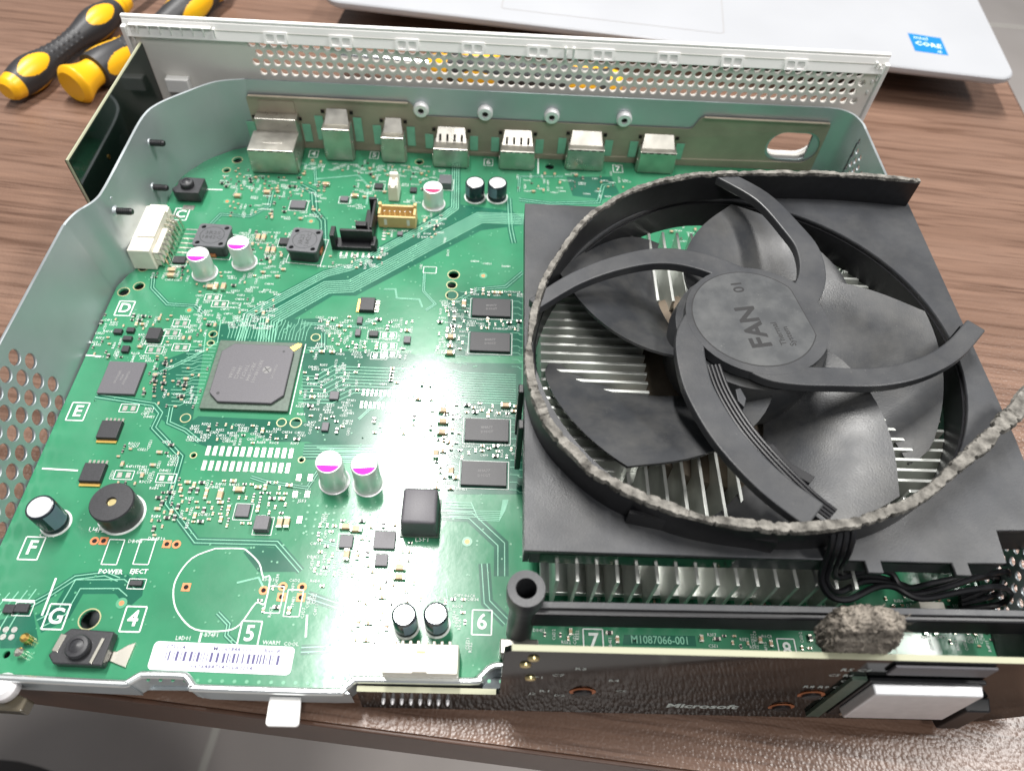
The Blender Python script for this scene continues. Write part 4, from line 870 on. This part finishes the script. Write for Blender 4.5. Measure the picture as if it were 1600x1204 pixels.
for k in range(4):
    for j in range(2): pads.disc(-128.6 + 2.15 * k, -100.4 - 1.9 * j, .12, .8, 12)
# row of rear sockets
def socket(name, x, yf, yb, sx, h, label, flare=True, upper=None, slots=0):
    o = put(name, MB().box(0, (yb - yf) / 2, 0, sx, yb - yf, h).mesh(name, .35), 'nickel', BD, loc=(x, yf, .25), label=label)
    if flare: sub('spring_flap', MB().add([(-sx / 2 + .6, yb - yf - 3.2, h - .3), (sx / 2 - .6, yb - yf - 3.2, h - .3), (sx / 2 - 1.6, 106.0 - yf, h + 4.4), (-sx / 2 + 1.6, 106.0 - yf, h + 4.4), (-sx / 2 + .6, yb - yf - 3.2, h - .9), (sx / 2 - .6, yb - yf - 3.2, h - .9), (sx / 2 - 1.6, 106.0 - yf, h - .9), (-sx / 2 + 1.6, 106.0 - yf, h - .9)], [(0, 1, 2, 3), (7, 6, 5, 4), (0, 4, 5, 1), (1, 5, 6, 2), (2, 6, 7, 3), (3, 7, 4, 0)]).mesh('spring_flap', .15), 'nickel', o)
    mt = MB(); nt_ = 3 if sx < 13 else 5
    for k in range(nt_): mt.box(-sx / 2 + sx * (k + .5) / nt_, -.04, h - .62, sx / nt_ * .62, .1, .5)
    sub('seam_notch', mt.mesh('seam_notch'), 'hole_dark', o)
    if slots:
        mt = MB()
        for k in range(slots): mt.box(-sx / 2 + sx * (k + .9) / (slots + .8), yb - yf - 2.0, h + .35, .9, 1.9, .3).v
        mt.v = [(a, b, c + max(0, (b - (yb - yf - 3.2))) * .92) for a, b, c in mt.v]; sub('contact_slot', mt.mesh('contact_slot'), 'hole_dark', o)
    for sgn in (-1, 1):
        f = sub('side_tab', cached((name, 'tab', h), lambda: MB().box(0, 0, 0, .5, 2.2, h * .55, 0, 0, .3).mesh('side_tab', .1)), 'nickel', o); f.location = (sgn * (sx / 2 + .25) * S, 2.2 * S, 0)
        f = sub('ear', cached((name, 'ear', h), lambda: MB().box(0, 0, 0, 3.4, .25, h * .75).mesh('ear')), 'mask_trace', o); f.location = (sgn * (sx / 2 + 2.2) * S, (105.7 - yf) * S, h * .3 * S)
        f = sub('gap', cached(('gap', 1), lambda: MB().box(0, 0, 0, 1.5, .3, 1.5).mesh('gap', .2)), 'hole_dark', o); f.location = (sgn * (sx / 2 + .1) * S, (105.6 - yf) * S, (h + 2.2) * S)
    keep(x, (yf + yb) / 2, sx + 1.5, yb - yf + 2)
    return o
e = socket('network_socket', -91.4, 87.9, 100.8, 18.6, 11.2, 'large stepped network socket, leftmost of the rear sockets', False)
sub('upper_step', MB().box(.6, 15.6, 0, 17.0, 5.6, 16.8).mesh('upper_step', .3), 'nickel', e)
sub('top_flap', MB().box(.9, 18.0, 15.5, 14.6, .8, 6.4).mesh('top_flap', .2), 'foil', e); sub('highlight_ridge', MB().box(.2, 5.5, 11.1, 8.2, 1.6, .3).mesh('highlight_ridge', .14), 'nickel', e)
socket('optical_socket', -66.3, 98.0, 104.5, 11.4, 15.2, 'tall narrow optical socket with a green reflection', True)
socket('jack_socket', -43.6, 98.4, 104.8, 9.6, 12.2, 'narrow infrared jack socket')
socket('usb_socket', -19.6, 96.8, 104.4, 14.4, 9.2, 'silver socket with contact slots, left one of the pair', slots=4)
socket('usb_socket', 8.2, 97.2, 104.4, 14.4, 9.2, 'silver socket with contact slots, right one of the pair', slots=4)
socket('video_socket', 37.0, 99.0, 105.0, 15.4, 10.4, 'silver video socket, left one of the pair by the fan')
socket('video_socket', 67.4, 99.2, 105.0, 15.4, 10.4, 'silver video socket, right one of the pair by the fan')
# plug of the fan cable
FPL = put('fan_socket', MB().box(0, 0, 0, 7.6, 6.0, 5.2, 0, .2, .2).mesh('fan_socket', .3), 'nylon_white', BD, loc=(124.5, -90.6, .2), label='white four-pin fan socket')
# barcode label
q = [(-84.9, -102.7), (-48.7, -103.3), (-48.8, -109.9), (-84.8, -109.3)]
lx = sum(a for a, b in q) / 4; ly = sum(b for a, b in q) / 4; lr = math.atan2(q[1][1] - q[0][1], q[1][0] - q[0][0])
lab = put('barcode_label', MB().prism(rounded(-18.3, -3.6, 18.3, 3.6, 1.2, 4), 0, .12).mesh('barcode_label'), 'label_paper', BD, loc=(lx, ly, .06), rz=lr, label='white barcode sticker at the front edge')
mt = MB(); random.seed(3); x = -14.6
while x < 14.6:
    wd = random.choice((.25, .25, .45, .7)); mt.box(x + wd / 2, .05, .125, wd, 2.5, .01); x += wd + random.choice((.3, .45, .6, .9))
write(mt, '073114', -12.5, 2.25, .14, 1.5, 0, 1.1, bold=.02); write(mt, 'M1061848-001', 2.2, 2.25, .14, 1.5, 0, 1.1, bold=.02); write(mt, 'Rev: B', 12.5, 2.25, .14, 1.5, 0, 1.1, bold=.02); write(mt, '0616484714716A0214', .5, -2.35, .14, 1.5, 0, 1.15, bold=.02)
sub('printing', mt.mesh('printing'), 'label_ink', lab); keep(lx, ly, 37, 8)

# ------------------------------------------------------------------ crowds of tiny parts and their printed names
random.seed(11)
DES = ['C4F9', 'R4F15', 'C4F11', 'R5D3', 'C3D7', 'R3C13', 'C5E21', 'R6B4', 'R5E2', 'C5E1', 'R3F7', 'C4E34', 'DB4E1', 'TP4E1', 'R6C8', 'C6D2']
tan, blk, end = MB(), MB(), MB()
def tiny(x, y, rz, cap):
    big = random.random() < .25; sx, sy, h = (1.7, .85, .75) if big else (1.05, .55, .45)
    (tan if cap else blk).box(x, y, .06, sx * .62, sy, h, rz); c, n = math.cos(rz), math.sin(rz)
    for s_ in (-1, 1): end.box(x + s_ * sx * .42 * c, y + s_ * sx * .42 * n, .05, sx * .28, sy * 1.06, h * 1.02, rz)
def cluster(a, b, nt_, ns, caps=.6, textrot=None):
    x0, x1 = sorted((a[0], b[0])); y0, y1 = sorted((a[1], b[1])); t_ = 0; k = 0
    while k < nt_ and t_ < nt_ * 8:
        t_ += 1; x = round(random.uniform(x0, x1) / .7) * .7; y = round(random.uniform(y0, y1) / .9) * .9
        if not free(x, y, .9): continue
        tiny(x, y, random.choice((0, R(90))), random.random() < caps); keep(x, y, 1.5, 1.3); k += 1
    k = t_ = 0
    while k < ns and t_ < ns * 8:
        t_ += 1; x = round(random.uniform(x0, x1) / .8) * .8; y = round(random.uniform(y0, y1) / 1.0) * 1.0
        r_ = textrot if textrot is not None else random.choice((0, 0, R(90)))
        ok = free(x, y, .3) and free(x + 1.3 * math.cos(r_), y + 1.3 * math.sin(r_), .3) and free(x - 1.3 * math.cos(r_), y - 1.3 * math.sin(r_), .3)
        if not ok: continue
        write(silk, random.choice(DES), x, y, .18, 1.25, r_, 1.0); keep(x, y, *((3.2, .9) if r_ == 0 else (.9, 3.2))); k += 1
for a, b, n1, n2 in (((-106.0, 84.4), (-68.8, 60.9), 46, 40), ((-111.9, 90.6), (-79.3, 77.4), 30, 20), ((-134.7, 9.0), (-94.3, -6.7), 34, 40), ((-107.6, 37.3), (-77.2, 15.0), 14, 34), ((-104.6, 16.6), (-77.3, 4.6), 4, 40), ((-60.7, 11.4), (-27.5, -5.7), 34, 50), ((-97.1, 53.6), (-77.9, 36.7), 16, 26), ((-58.3, 94.4), (-26.3, 69.3), 30, 50), ((-18.4, 21.3), (-7.0, -3.6), 18, 34), ((-97.6, -54.8), (-58.7, -68.9), 80, 70), ((-61.7, -8.7), (-43.7, -37.2), 22, 46), ((-48.1, -66.1), (-20.3, -82.8), 34, 44), ((-34.6, -83.2), (-16.9, -102.1), 26, 46), ((-15.3, -24.3), (-7.0, -55.2), 22, 34), ((-9.9, 27.5), (10.7, 24.8), 8, 14), ((-9.1, 12.6), (10.1, 8.8), 10, 18), ((-8.7, -23.5), (10.3, -27.7), 12, 20), ((-9.1, -39.2), (10.4, -43.5), 10, 20), ((8.0, 99.2), (55.8, 82.6), 20, 30), ((-109.7, -30.3), (-107.0, -32.7), 0, 4), ((-112.9, -42.4), (-93.1, -57.2), 14, 20), ((-93.4, -34.5), (-58.1, -41.4), 14, 34), ((-71.6, 48.1), (-41.0, 36.2), 10, 18), ((-54.7, 67.4), (-20.6, 54.1), 14, 24), ((-37.2, -15.6), (-12.4, -38.4), 14, 14), ((-33.0, 54.0), (7.2, 29.1), 0, 6), ((-60.9, -84.9), (-43.5, -94.3), 6, 12), ((-11.0, -88.1), (-1.6, -101.8), 5, 18), ((-114.7, -9.9), (-92.3, -29.6), 22, 10), ((-132.2, -8.0), (-113.5, -10.4), 4, 10), ((-124.8, 39.7), (-109.3, 25.8), 14, 12), ((-104.3, -57.6), (-92.2, -73.6), 6, 10), ((15.6, -97.1), (90.6, -99.8), 18, 50), ((122.5, -94.3), (144.5, -98.4), 10, 14), ((114.5, -84.5), (135.4, -88.5), 14, 16), ((-80.2, 97.9), (-20.5, 91.7), 8, 34), ((15.7, -87.3), (134.1, -92.2), 20, 40), ((69.8, 75.6), (80.6, 57.4), 10, 10)):
    cluster(a, b, n1, n2)
for x0, y0, n_, dx, dy in ((-13.5, 24, 16, 0, -1.15), (-13.7, -27, 14, 0, -1.25), (-111.5, -9, 13, .28, -1.3), (-108.5, -9.6, 12, .28, -1.3), (-99.5, -18, 7, .1, -1.35), (-32.8, -10.4, 5, 0, -1.3)):
    for k in range(n_):
        if free(x0 + dx * k, y0 + dy * k, .2): tiny(x0 + dx * k, y0 + dy * k, 0, k % 3 == 0)
tan.build('small_capacitors', 'ceramic_tan', BD, kind='stuff'); blk.build('small_resistors', 'resistor_black', BD, kind='stuff'); end.build('small_terminals', 'tin', BD, kind='stuff')
for k in range(900):
    x, y = random.uniform(-128, 14), random.uniform(-110, 98)
    if free(x, y, .2): vias.disc(x, y, .118, random.choice((.22, .28, .34)), 8)
for k in range(9):
    for j in range(5): vias.disc(-52 + 2.6 * k, -62 - 2.2 * j, .119, .38, 8)
for x_ in range(30): vias.disc(-84 + 3.1 * x_, -112 + (1.6 if x_ > 13 else 0), .119, .5, 8)
bare.build('bare_channels', 'mask_bare', BD, kind='stuff'); trace.build('traces', 'mask_trace', BD, kind='stuff'); pads.build('pin_pads', 'solder_pad', BD, kind='stuff')
silk.build('silkscreen', 'silkscreen_ink', BD, kind='stuff'); vias.build('vias', 'via_dot', BD, kind='stuff')

# ================================================================== heat sink under the fan
HS = thing('heat_sink', (75, -22, .3), 'aluminium heat sink with fins in four directions under the black fan', 'heat sink')
HX, HY = 75.0, -22.0
m = MB().prism([(16, -88), (98, -88), (98, -72), (134, -72), (134, 44), (16, 44)], 2.2, 4.6); m.build('base_plate', 'fin_aluminium', HS, bevel=.2)
m = MB().lathe([(38, 4.6), (38, 15), (33, 17.5), (12, 18.2)], (HX, HY, 0), 40); m.build('core', 'sink_base', HS, smooth=True)
fz0, fz1 = 4.6, 22.5; fins = {}
def fin(x0, y0, x1, y1):
    L_ = math.hypot(x1 - x0, y1 - y0); k = round(L_, 1)
    if k not in fins: fins[k] = MB().box(0, 0, 0, L_, .95, fz1 - fz0).mesh('fin', .12)
    put('fin', fins[k], 'fin_aluminium', HS, loc=((x0 + x1) / 2, (y0 + y1) / 2, fz0), rz=math.atan2(y1 - y0, x1 - x0))
core = 27
k = -13
while k <= 13:
    y = HY + k * 3.4; a = max(core, abs(k * 3.4) + 2)
    if a < 57:
        fin(15.5, y, HX - a, y); fin(HX + a, y, 134.5, y)
    k += 1
for k in range(-11, 12):
    x = HX + k * 5.1; a = max(core, abs(k * 5.1) + 2)
    if a < 66 and (x < 99 or HY - a > -68):
        fin(x, -91.5 if x < 99 else -71, x, HY - a)
    if a < 58: fin(x, HY + a, x, 38)

# ================================================================== fan
FN = thing('cooling_fan', (75, -21, 22), 'black cooling fan in a square frame with a torn grey foam strip round its rim', 'fan')
FX, FY, PZ, RZ = 75.5, -20.5, 34.0, 44.0
ringp = [(144.1, 46.4), (114.1, 48.0), (76.3, 45.6), (60.6, 42.1), (42.7, 33.7), (26.2, 17.2), (14.9, -5.2), (9.8, -25.4), (8.9, -39.0), (11.3, -53.0), (17.2, -64.6), (29.2, -76.3), (45.3, -83.6), (58.4, -86.4), (71.8, -87.1), (85.7, -85.7), (101.0, -80.4), (117.2, -69.9), (131.1, -58.9), (144.4, -48.0), (151.7, -42.2)]
rs = smoothed(ringp, 7)
plateo = [(9.9, -88.6), (9.9, 36.3), (36, 36.3), (48, 46.5), (145.2, 48.0), (145.2, -52), (143.6, -79.0), (129.2, -79.4), (128.4, -88.2), (118.5, -88.4), (118.5, -91.6), (114.9, -91.6), (114.9, -88.4), (96.8, -88.5), (96.8, -91.6), (93.2, -91.6), (93.2, -88.5)]
hole = []
for i in range(90):
    a = 2 * math.pi * i / 90; dgr = math.degrees(a); r = 63.8
    if 95 < dgr < 190: r = 63.8 - 5.0 * math.sin(math.pi * (dgr - 95) / 95) ** 1.2
    hole.append((FX + r * math.cos(a), FY + r * math.sin(a)))
o = plate('frame_plate', plateo, [hole], 1.8, lambda u, v, w_: (u, v, PZ - .9 + w_), WL[FN.name]); put('frame_plate', o, 'fan_frame', FN)
# skirts of the plate
m = MB().wall([(10.6, 36), (10.6, -88)], 1.4, PZ - 8.5, PZ - 1.85); m.build('skirt', 'fan_frame', FN)
m = MB().wall([(11.4, -87.6), (128, -87.3)], 1.4, PZ - 8.0, PZ - 1.85); m.build('skirt', 'fan_frame', FN)
m = MB().wall([(144.3, -52), (144.3, 46)], 1.4, PZ - 5, PZ - 1.85); m.build('skirt', 'fan_frame', FN)
m = MB().wall([(129.4, -78.6), (143, -78.4)], 1.4, PZ - 12, PZ - 1.85); m.build('skirt', 'plastic_black', FN)
m = MB().prism([(14, -88.4), (62, -88.4), (58, -88.5), (14, -88.5)], PZ - 7.6, PZ - 2.4); m.build('skirt_label', 'board_dark_green', FN)
for y in (-50, -38): m = MB().box(9.2, y, 8, 1.6, 4.2, PZ - 12, 0, 0, .6); m.build('clip', 'plastic_black', FN, bevel=.3)
well = [(x, y) for x, y in hole] + [hole[0]]
m = MB().wall(well, 1.2, PZ - 12, PZ - 1.85); m.build('well_wall', 'plastic_black', FN, smooth=True)
# scroll wall with foam strip
cl = offset(rs, 1.7)                         # centre of the wall, towards the inside of the scroll
sgn = 1 if (Vector(cl[40]) - Vector((FX, FY))).length < (Vector(rs[40]) - Vector((FX, FY))).length else -1
cl = offset(rs, 1.6 * sgn)
m = MB().wall(cl, 2.0, PZ + .02, RZ - .3); m.build('scroll_wall', 'plastic_black', FN, smooth=True)
random.seed(5)
c2 = smoothed([(*p, 0) for p in cl], 5); c2 = [p[:2] for p in c2]; nF = len(c2)
vs = []; fs = []; nx = 11
from mathutils import noise
nz = lambda a, b=0.: noise.noise(Vector((a, b, 3.7)))
run = 0.
for i in range(nF):
    t = i / nF; run += (Vector(c2[i]) - Vector(c2[max(i - 1, 0)])).length
    wide = 2.0 + 1.0 * min(1, max(0, (t - .30) / .15)) + 2.8 * min(1, max(0, (t - .84) * 12))
    tear = 1 - .4 * max(0, nz(run * .11, 5) - .12) * 2 - (.3 if nz(run * .55, 9) > .36 else 0)
    wdt = wide * tear; shift = .5 * nz(run * .16, 2); hgt = (1.5 + .5 * nz(run * .13, 7) + .2 * nz(run * .7, 1)) * (.72 if t < .3 else 1)
    p0 = Vector(c2[max(i - 1, 0)]); p1 = Vector(c2[min(i + 1, nF - 1)]); d = (p1 - p0).normalized(); nrm = Vector((-d.y, d.x)) * sgn
    crack = -.4 if nz(run * .9, 14) > .44 else 0
    for j in range(nx):
        s_ = -1 + 2 * j / (nx - 1); up = hgt * (1 - .9 * abs(s_) ** 14) + .16 * nz(run * .8, s_ * 1.9) + .12 * nz(run * 2.3, s_ * 4) + crack
        q = Vector(c2[i]) + nrm * (s_ * wdt / 2 + shift + .22 * nz(run * 1.4, 20 + s_ * 3)); vs.append((q.x, q.y, RZ - .35 + max(.15, up)))
    for s_ in (1, -1): q = Vector(c2[i]) + nrm * (s_ * (wdt / 2 - .15) + shift); vs.append((q.x, q.y, RZ - .6))
st_ = nx + 2
for i in range(nF - 1):
    for j in range(st_): fs.append((i * st_ + j, i * st_ + (j + 1) % st_, (i + 1) * st_ + (j + 1) % st_, (i + 1) * st_ + j))
fs += [tuple(range(st_)), tuple((nF - 1) * st_ + j for j in range(st_ - 1, -1, -1))]
m = MB().add(vs, fs); m.build('foam_strip', 'foam', FN, smooth=True, seg=2)
m = MB()
m = MB().wall([(35, -80.2), (70, -87.0)], 1.0, PZ + .02, PZ + 5.6); m.build('scroll_step', 'plastic_black', FN)
# hub with four curved struts
HZ = 43.6
hub = []
for i in range(48):
    a = 2 * math.pi * i / 48; hub.append((76.2 + 20.6 * math.cos(a), -20.0 + 20.2 * math.sin(a)))
m = MB().prism(hub, HZ - 3.2, HZ); hubo = m.build('hub_cover', 'fan_frame', FN)
lab = []
for i in range(56):
    a = 2 * math.pi * i / 56; x, y = 17.6 * math.cos(a), 17.6 * math.sin(a)
    d = x * math.cos(R(12)) + y * math.sin(R(12))
    if d > 15.2: x -= (d - 15.2) * math.cos(R(12)); y -= (d - 15.2) * math.sin(R(12))
    lab.append((75.2 + x, -19.6 + y))
MB().sheet([(75.2 + (x - 75.2) * 1.018, -19.6 + (y + 19.6) * 1.018) for x, y in lab], HZ + .02).build('label_groove', 'fan_print', hubo)
MB().prism(lab, HZ - .2, HZ + .06).build('hub_label', 'fan_label', hubo)
mt = MB(); tr = R(101)
write(mt, 'FAN', *(74.6, -23.2), HZ + .08, 8.2, tr, 1.0, res=4, bold=.03); write(mt, '01', *(72.6, -7.9), HZ + .08, 4.6, tr, 1.0, res=4, bold=.02)
write(mt, 'Thermal', *(81.3, -25.5), HZ + .08, 2.5, tr, 1.0, res=3, bold=.012); write(mt, 'System', *(84.1, -26.3), HZ + .08, 2.5, tr, 1.0, res=3, bold=.012); mt.build('hub_printing', 'fan_print', hubo)
def strut(pts, w0, w1, name='strut', hgt=3.2):
    p = smoothed(pts, 6); n = len(p); L_, R_ = [], []
    for i in range(n):
        t = i / (n - 1); wd = w0 + (w1 - w0) * t
        a = Vector(p[max(i - 1, 0)]); b = Vector(p[min(i + 1, n - 1)]); d = (b - a).normalized(); q = Vector(p[i])
        L_.append((q.x - d.y * wd / 2, q.y + d.x * wd / 2)); R_.append((q.x + d.y * wd / 2, q.y - d.x * wd / 2))
    m = MB(); vs = []; fs = []
    for i in range(n): vs += [(*L_[i], HZ - hgt), (*R_[i], HZ - hgt), (*R_[i], HZ - .03), (*L_[i], HZ - .03)]
    for i in range(n - 1):
        for k in range(4): fs.append((4 * i + k, 4 * i + (k + 1) % 4, 4 * i + 4 + (k + 1) % 4, 4 * i + 4 + k))
    fs += [(3, 2, 1, 0), tuple(4 * (n - 1) + k for k in range(4))]
    return m.add(vs, fs).build(name, 'fan_frame', FN, bevel=.45, seg=2)
strut([(78.3, -5.4), (63.9, 2.1), (51.4, 4.1), (38.3, 0.6), (24.5, -6.9), (11.9, -17.7)], 8.2, 4.4)
strut([(85.2, -20.2), (95.6, -4.4), (97.8, 8.8), (94.8, 19.4), (87.7, 34.1), (75.5, 45.1)], 9.0, 5.4)
strut([(67.9, -32.7), (75.1, -38.2), (82.5, -39.8), (93.0, -39.9), (106.5, -39.3), (119.2, -35.6), (130.7, -28.8), (140.9, -19.0)], 7.0, 5.6)
strut([(63.9, -13.9), (56.1, -26.9), (55.3, -41.0), (57.6, -51.4), (62.1, -61.9), (69.8, -73.0), (78.9, -81.7)], 8.0, 8.4)
m = MB().prism([(138.2, -17), (142.2, -15), (142.4, -19), (139, -21)], PZ, HZ - 3.2); m.build('strut_post', 'plastic_black', FN)
# fillets between hub and struts are covered by wide strut roots; cable channel on the lower strut
chn = smoothed([(60.6, -37.1), (62.0, -46.1), (65.7, -56.7), (71.2, -66.5), (78.2, -76.4), (83.0, -81.5)], 5)
for k in range(4):
    q = offset(chn, (k - 1.5) * 1.05 + .6); m = MB().tube([(x, y, HZ - .9) for x, y in q], .48, 8); m.build('cable_strand', 'wire_black', FN, smooth=True)
q = offset(chn, -2.6); m = MB().wall(q, .7, HZ - 4, HZ - .4); m.build('cable_rail', 'fan_frame', FN)
m = MB().prism([(65.8, -45.1), (67.2, -44.6), (68.2, -47.9), (67.2, -50.8), (65.8, -48.8)], HZ - 3, HZ - .5); m.build('cable_hook', 'fan_frame', FN, bevel=.2)
m = MB().prism([(71.2, -61.6), (72.8, -61.6), (76.5, -67.4), (81.5, -70.8), (79.8, -72.7), (73.8, -68.6)], HZ - 3, HZ - .8); m.build('cable_hook', 'plastic_black', FN, bevel=.2)
# rotor
RT = MB().lathe([(22, 22), (23, 34), (22, 39.6), (6, 40)], (FX, FY, 0), 40).build('rotor_hub', 'fan_plastic', FN, smooth=True)
def blade(a_tip):
    NR, NT = 14, 16; top, bot = [], []
    for i in range(NR + 1):
        t = i / NR; r = 19 + 40.5 * t
        a1 = a_tip + 50 * (1 - t) ** 1.15 - 3 * t; a0 = a_tip - 52 + 36 * (1 - t) ** 1.25
        for j in range(NT + 1):
            s = j / NT; a = R(a0 + (a1 - a0) * s); rr = r
            if t > .8: rr = r - (t - .8) * 22 * (max(0, .16 - s) * 5) ** 1.5
            z = 21.5 + 16.0 * s ** 1.15 + 2.2 * math.sin(math.pi * s) - 2.0 * t * s
            th = 1.0 * (.4 + .6 * math.sin(math.pi * min(.97, .12 + s)) ** .5)
            if s > .9: th = 1.1
            top.append((FX + rr * math.cos(a), FY + rr * math.sin(a), z)); bot.append((FX + rr * math.cos(a), FY + rr * math.sin(a), z - th))
    N = len(top); W = NT + 1; fs = []
    for i in range(NR):
        for j in range(NT):
            q = (i * W + j, i * W + j + 1, (i + 1) * W + j + 1, (i + 1) * W + j); fs += [q, tuple(N + k for k in q[::-1])]
    for i in range(NR):
        for j in (0, NT): a, b = i * W + j, (i + 1) * W + j; fs.append((a, b, N + b, N + a))
    for j in range(NT):
        for i in (0, NR): a, b = i * W + j, i * W + j + 1; fs.append((a, b, N + b, N + a))
    return MB().add(top + bot, fs).build('blade', 'fan_plastic', FN, smooth=True)
for k in range(5): blade(160 - 72 * k)
# cable from the strut to the socket
def cable(pts, r=.95): MB().tube(smoothed(pts, 6), r, 8).build('wire', 'wire_black', FN, smooth=True)
def c3(p, z): return (*p, z)
W1 = [c3((83.3, -82.0), 42), c3((82.9, -85.3), 41.2), c3((83.2, -87.5), 38), c3((83.7, -88.9), 32), c3((84.4, -91.0), 27), c3((87.5, -93.6), 23), c3((92.5, -94.1), 22), c3((101.1, -90.3), 21), c3((106.7, -89.7), 20), c3((113.2, -92.2), 19), c3((125.1, -89.7), 18), c3((138.3, -86.8), 15), c3((143.7, -87.3), 11), c3((143.0, -88.4), 6), c3((132.9, -89.4), 4)]
W2 = [c3((85.0, -82.0), 42), c3((84.6, -85.3), 41.2), c3((84.3, -88.1), 38), c3((85.3, -89.3), 31), c3((86.2, -91.1), 26), c3((91.0, -91.9), 21), c3((99.0, -88.4), 20), c3((106.6, -88.5), 19), c3((111.1, -90.7), 18), c3((120.8, -88.7), 17), c3((134.0, -84.1), 15), c3((143.6, -81.7), 13), c3((147.7, -82.8), 9), c3((145.4, -84.7), 5), c3((133.4, -88.0), 4)]
W3 = [c3((86.6, -81.9), 42), c3((86.2, -85.2), 41.2), c3((86.3, -87.9), 37), c3((87.5, -88.9), 29), c3((90.4, -89.2), 24), c3((99.7, -85.8), 20), c3((107.2, -85.4), 19), c3((110.9, -88.7), 17), c3((121.0, -86.2), 15), c3((133.2, -83.0), 14), c3((142.1, -79.0), 13), c3((147.4, -79.5), 10), c3((145.3, -82.5), 6), c3((133.8, -86.8), 4)]
W4 = [c3((88.1, -81.9), 42), c3((87.9, -85.2), 41.2), c3((88.2, -87.8), 36), c3((89.7, -88.4), 27), c3((96.0, -87.0), 20), c3((106.1, -86.2), 17), c3((117.5, -87.9), 14), c3((130.3, -84.4), 12), c3((143.2, -81.4), 9), c3((143.4, -83.3), 5), c3((134.1, -86.1), 4)]
for q in (W1, W2, W3, W4): cable(q, .85)
# ================================================================== clump of foam and dust
random.seed(9)
DC = thing('dust_clump', (85.5, -107.5, 33), 'crumbling grey lump of dusty foam on the front board edge', 'foam')
bm = bmesh.new(); bmesh.ops.create_icosphere(bm, subdivisions=6, radius=1.0)
for v in bm.verts:
    d = v.co.copy(); n1 = noise.noise(d * 1.5) * .22 + noise.noise(d * 3.7) * .14 + noise.noise(d * 9) * .09 + noise.noise(d * 21) * .05
    f = 1.18 + n1; c = Vector((d.x * f, d.y * f, d.z * f))
    lim = lambda q, h: h * math.tanh(q / h * 1.0)
    c = Vector((lim(c.x, 1.05) * 9.6, max(-.66, lim(c.y, .95)) * 5.2, lim(c.z, .98) * 10.2))
    if c.z > 4.0 and c.y < 0: c.y *= .72                     # broken ledge along the top
    c += Vector((noise.noise(d * 34), noise.noise(d * 34 + Vector((5, 1, 2))), noise.noise(d * 34 + Vector((1, 7, 3))))) * .42
    c.x -= .05 * c.z * (-1 if c.x < 0 else 1)
    v.co = c * S
me = bpy.data.meshes.new('lump'); bm.to_mesh(me); bm.free()
for p in me.polygons: p.use_smooth = True
put('lump', me, 'dust', DC, loc=(85.6, -107.2, 37.4))
fb_ = MB()
for k in range(70):
    a = random.uniform(0, 2 * math.pi); e = random.uniform(-.3, 1.4); p = Vector((85.6 + 8.2 * math.cos(a) * math.cos(e * .8), -107.2 + 3.4 * math.sin(a) * math.cos(e * .8), 37.4 + 8.4 * math.sin(e * .9)))
    q = [p]; dv = Vector((random.uniform(-1, 1), random.uniform(-1, 1), random.uniform(-.4, 1))).normalized()
    for s_ in range(4): dv = (dv + Vector((random.uniform(-1, 1), random.uniform(-1, 1), random.uniform(-1, 1))) * .5).normalized(); q.append(q[-1] + dv * random.uniform(.4, 1.0))
    fb_.tube(q, .055, 4)
fb_.build('fibres', 'dust', DC, kind='stuff')
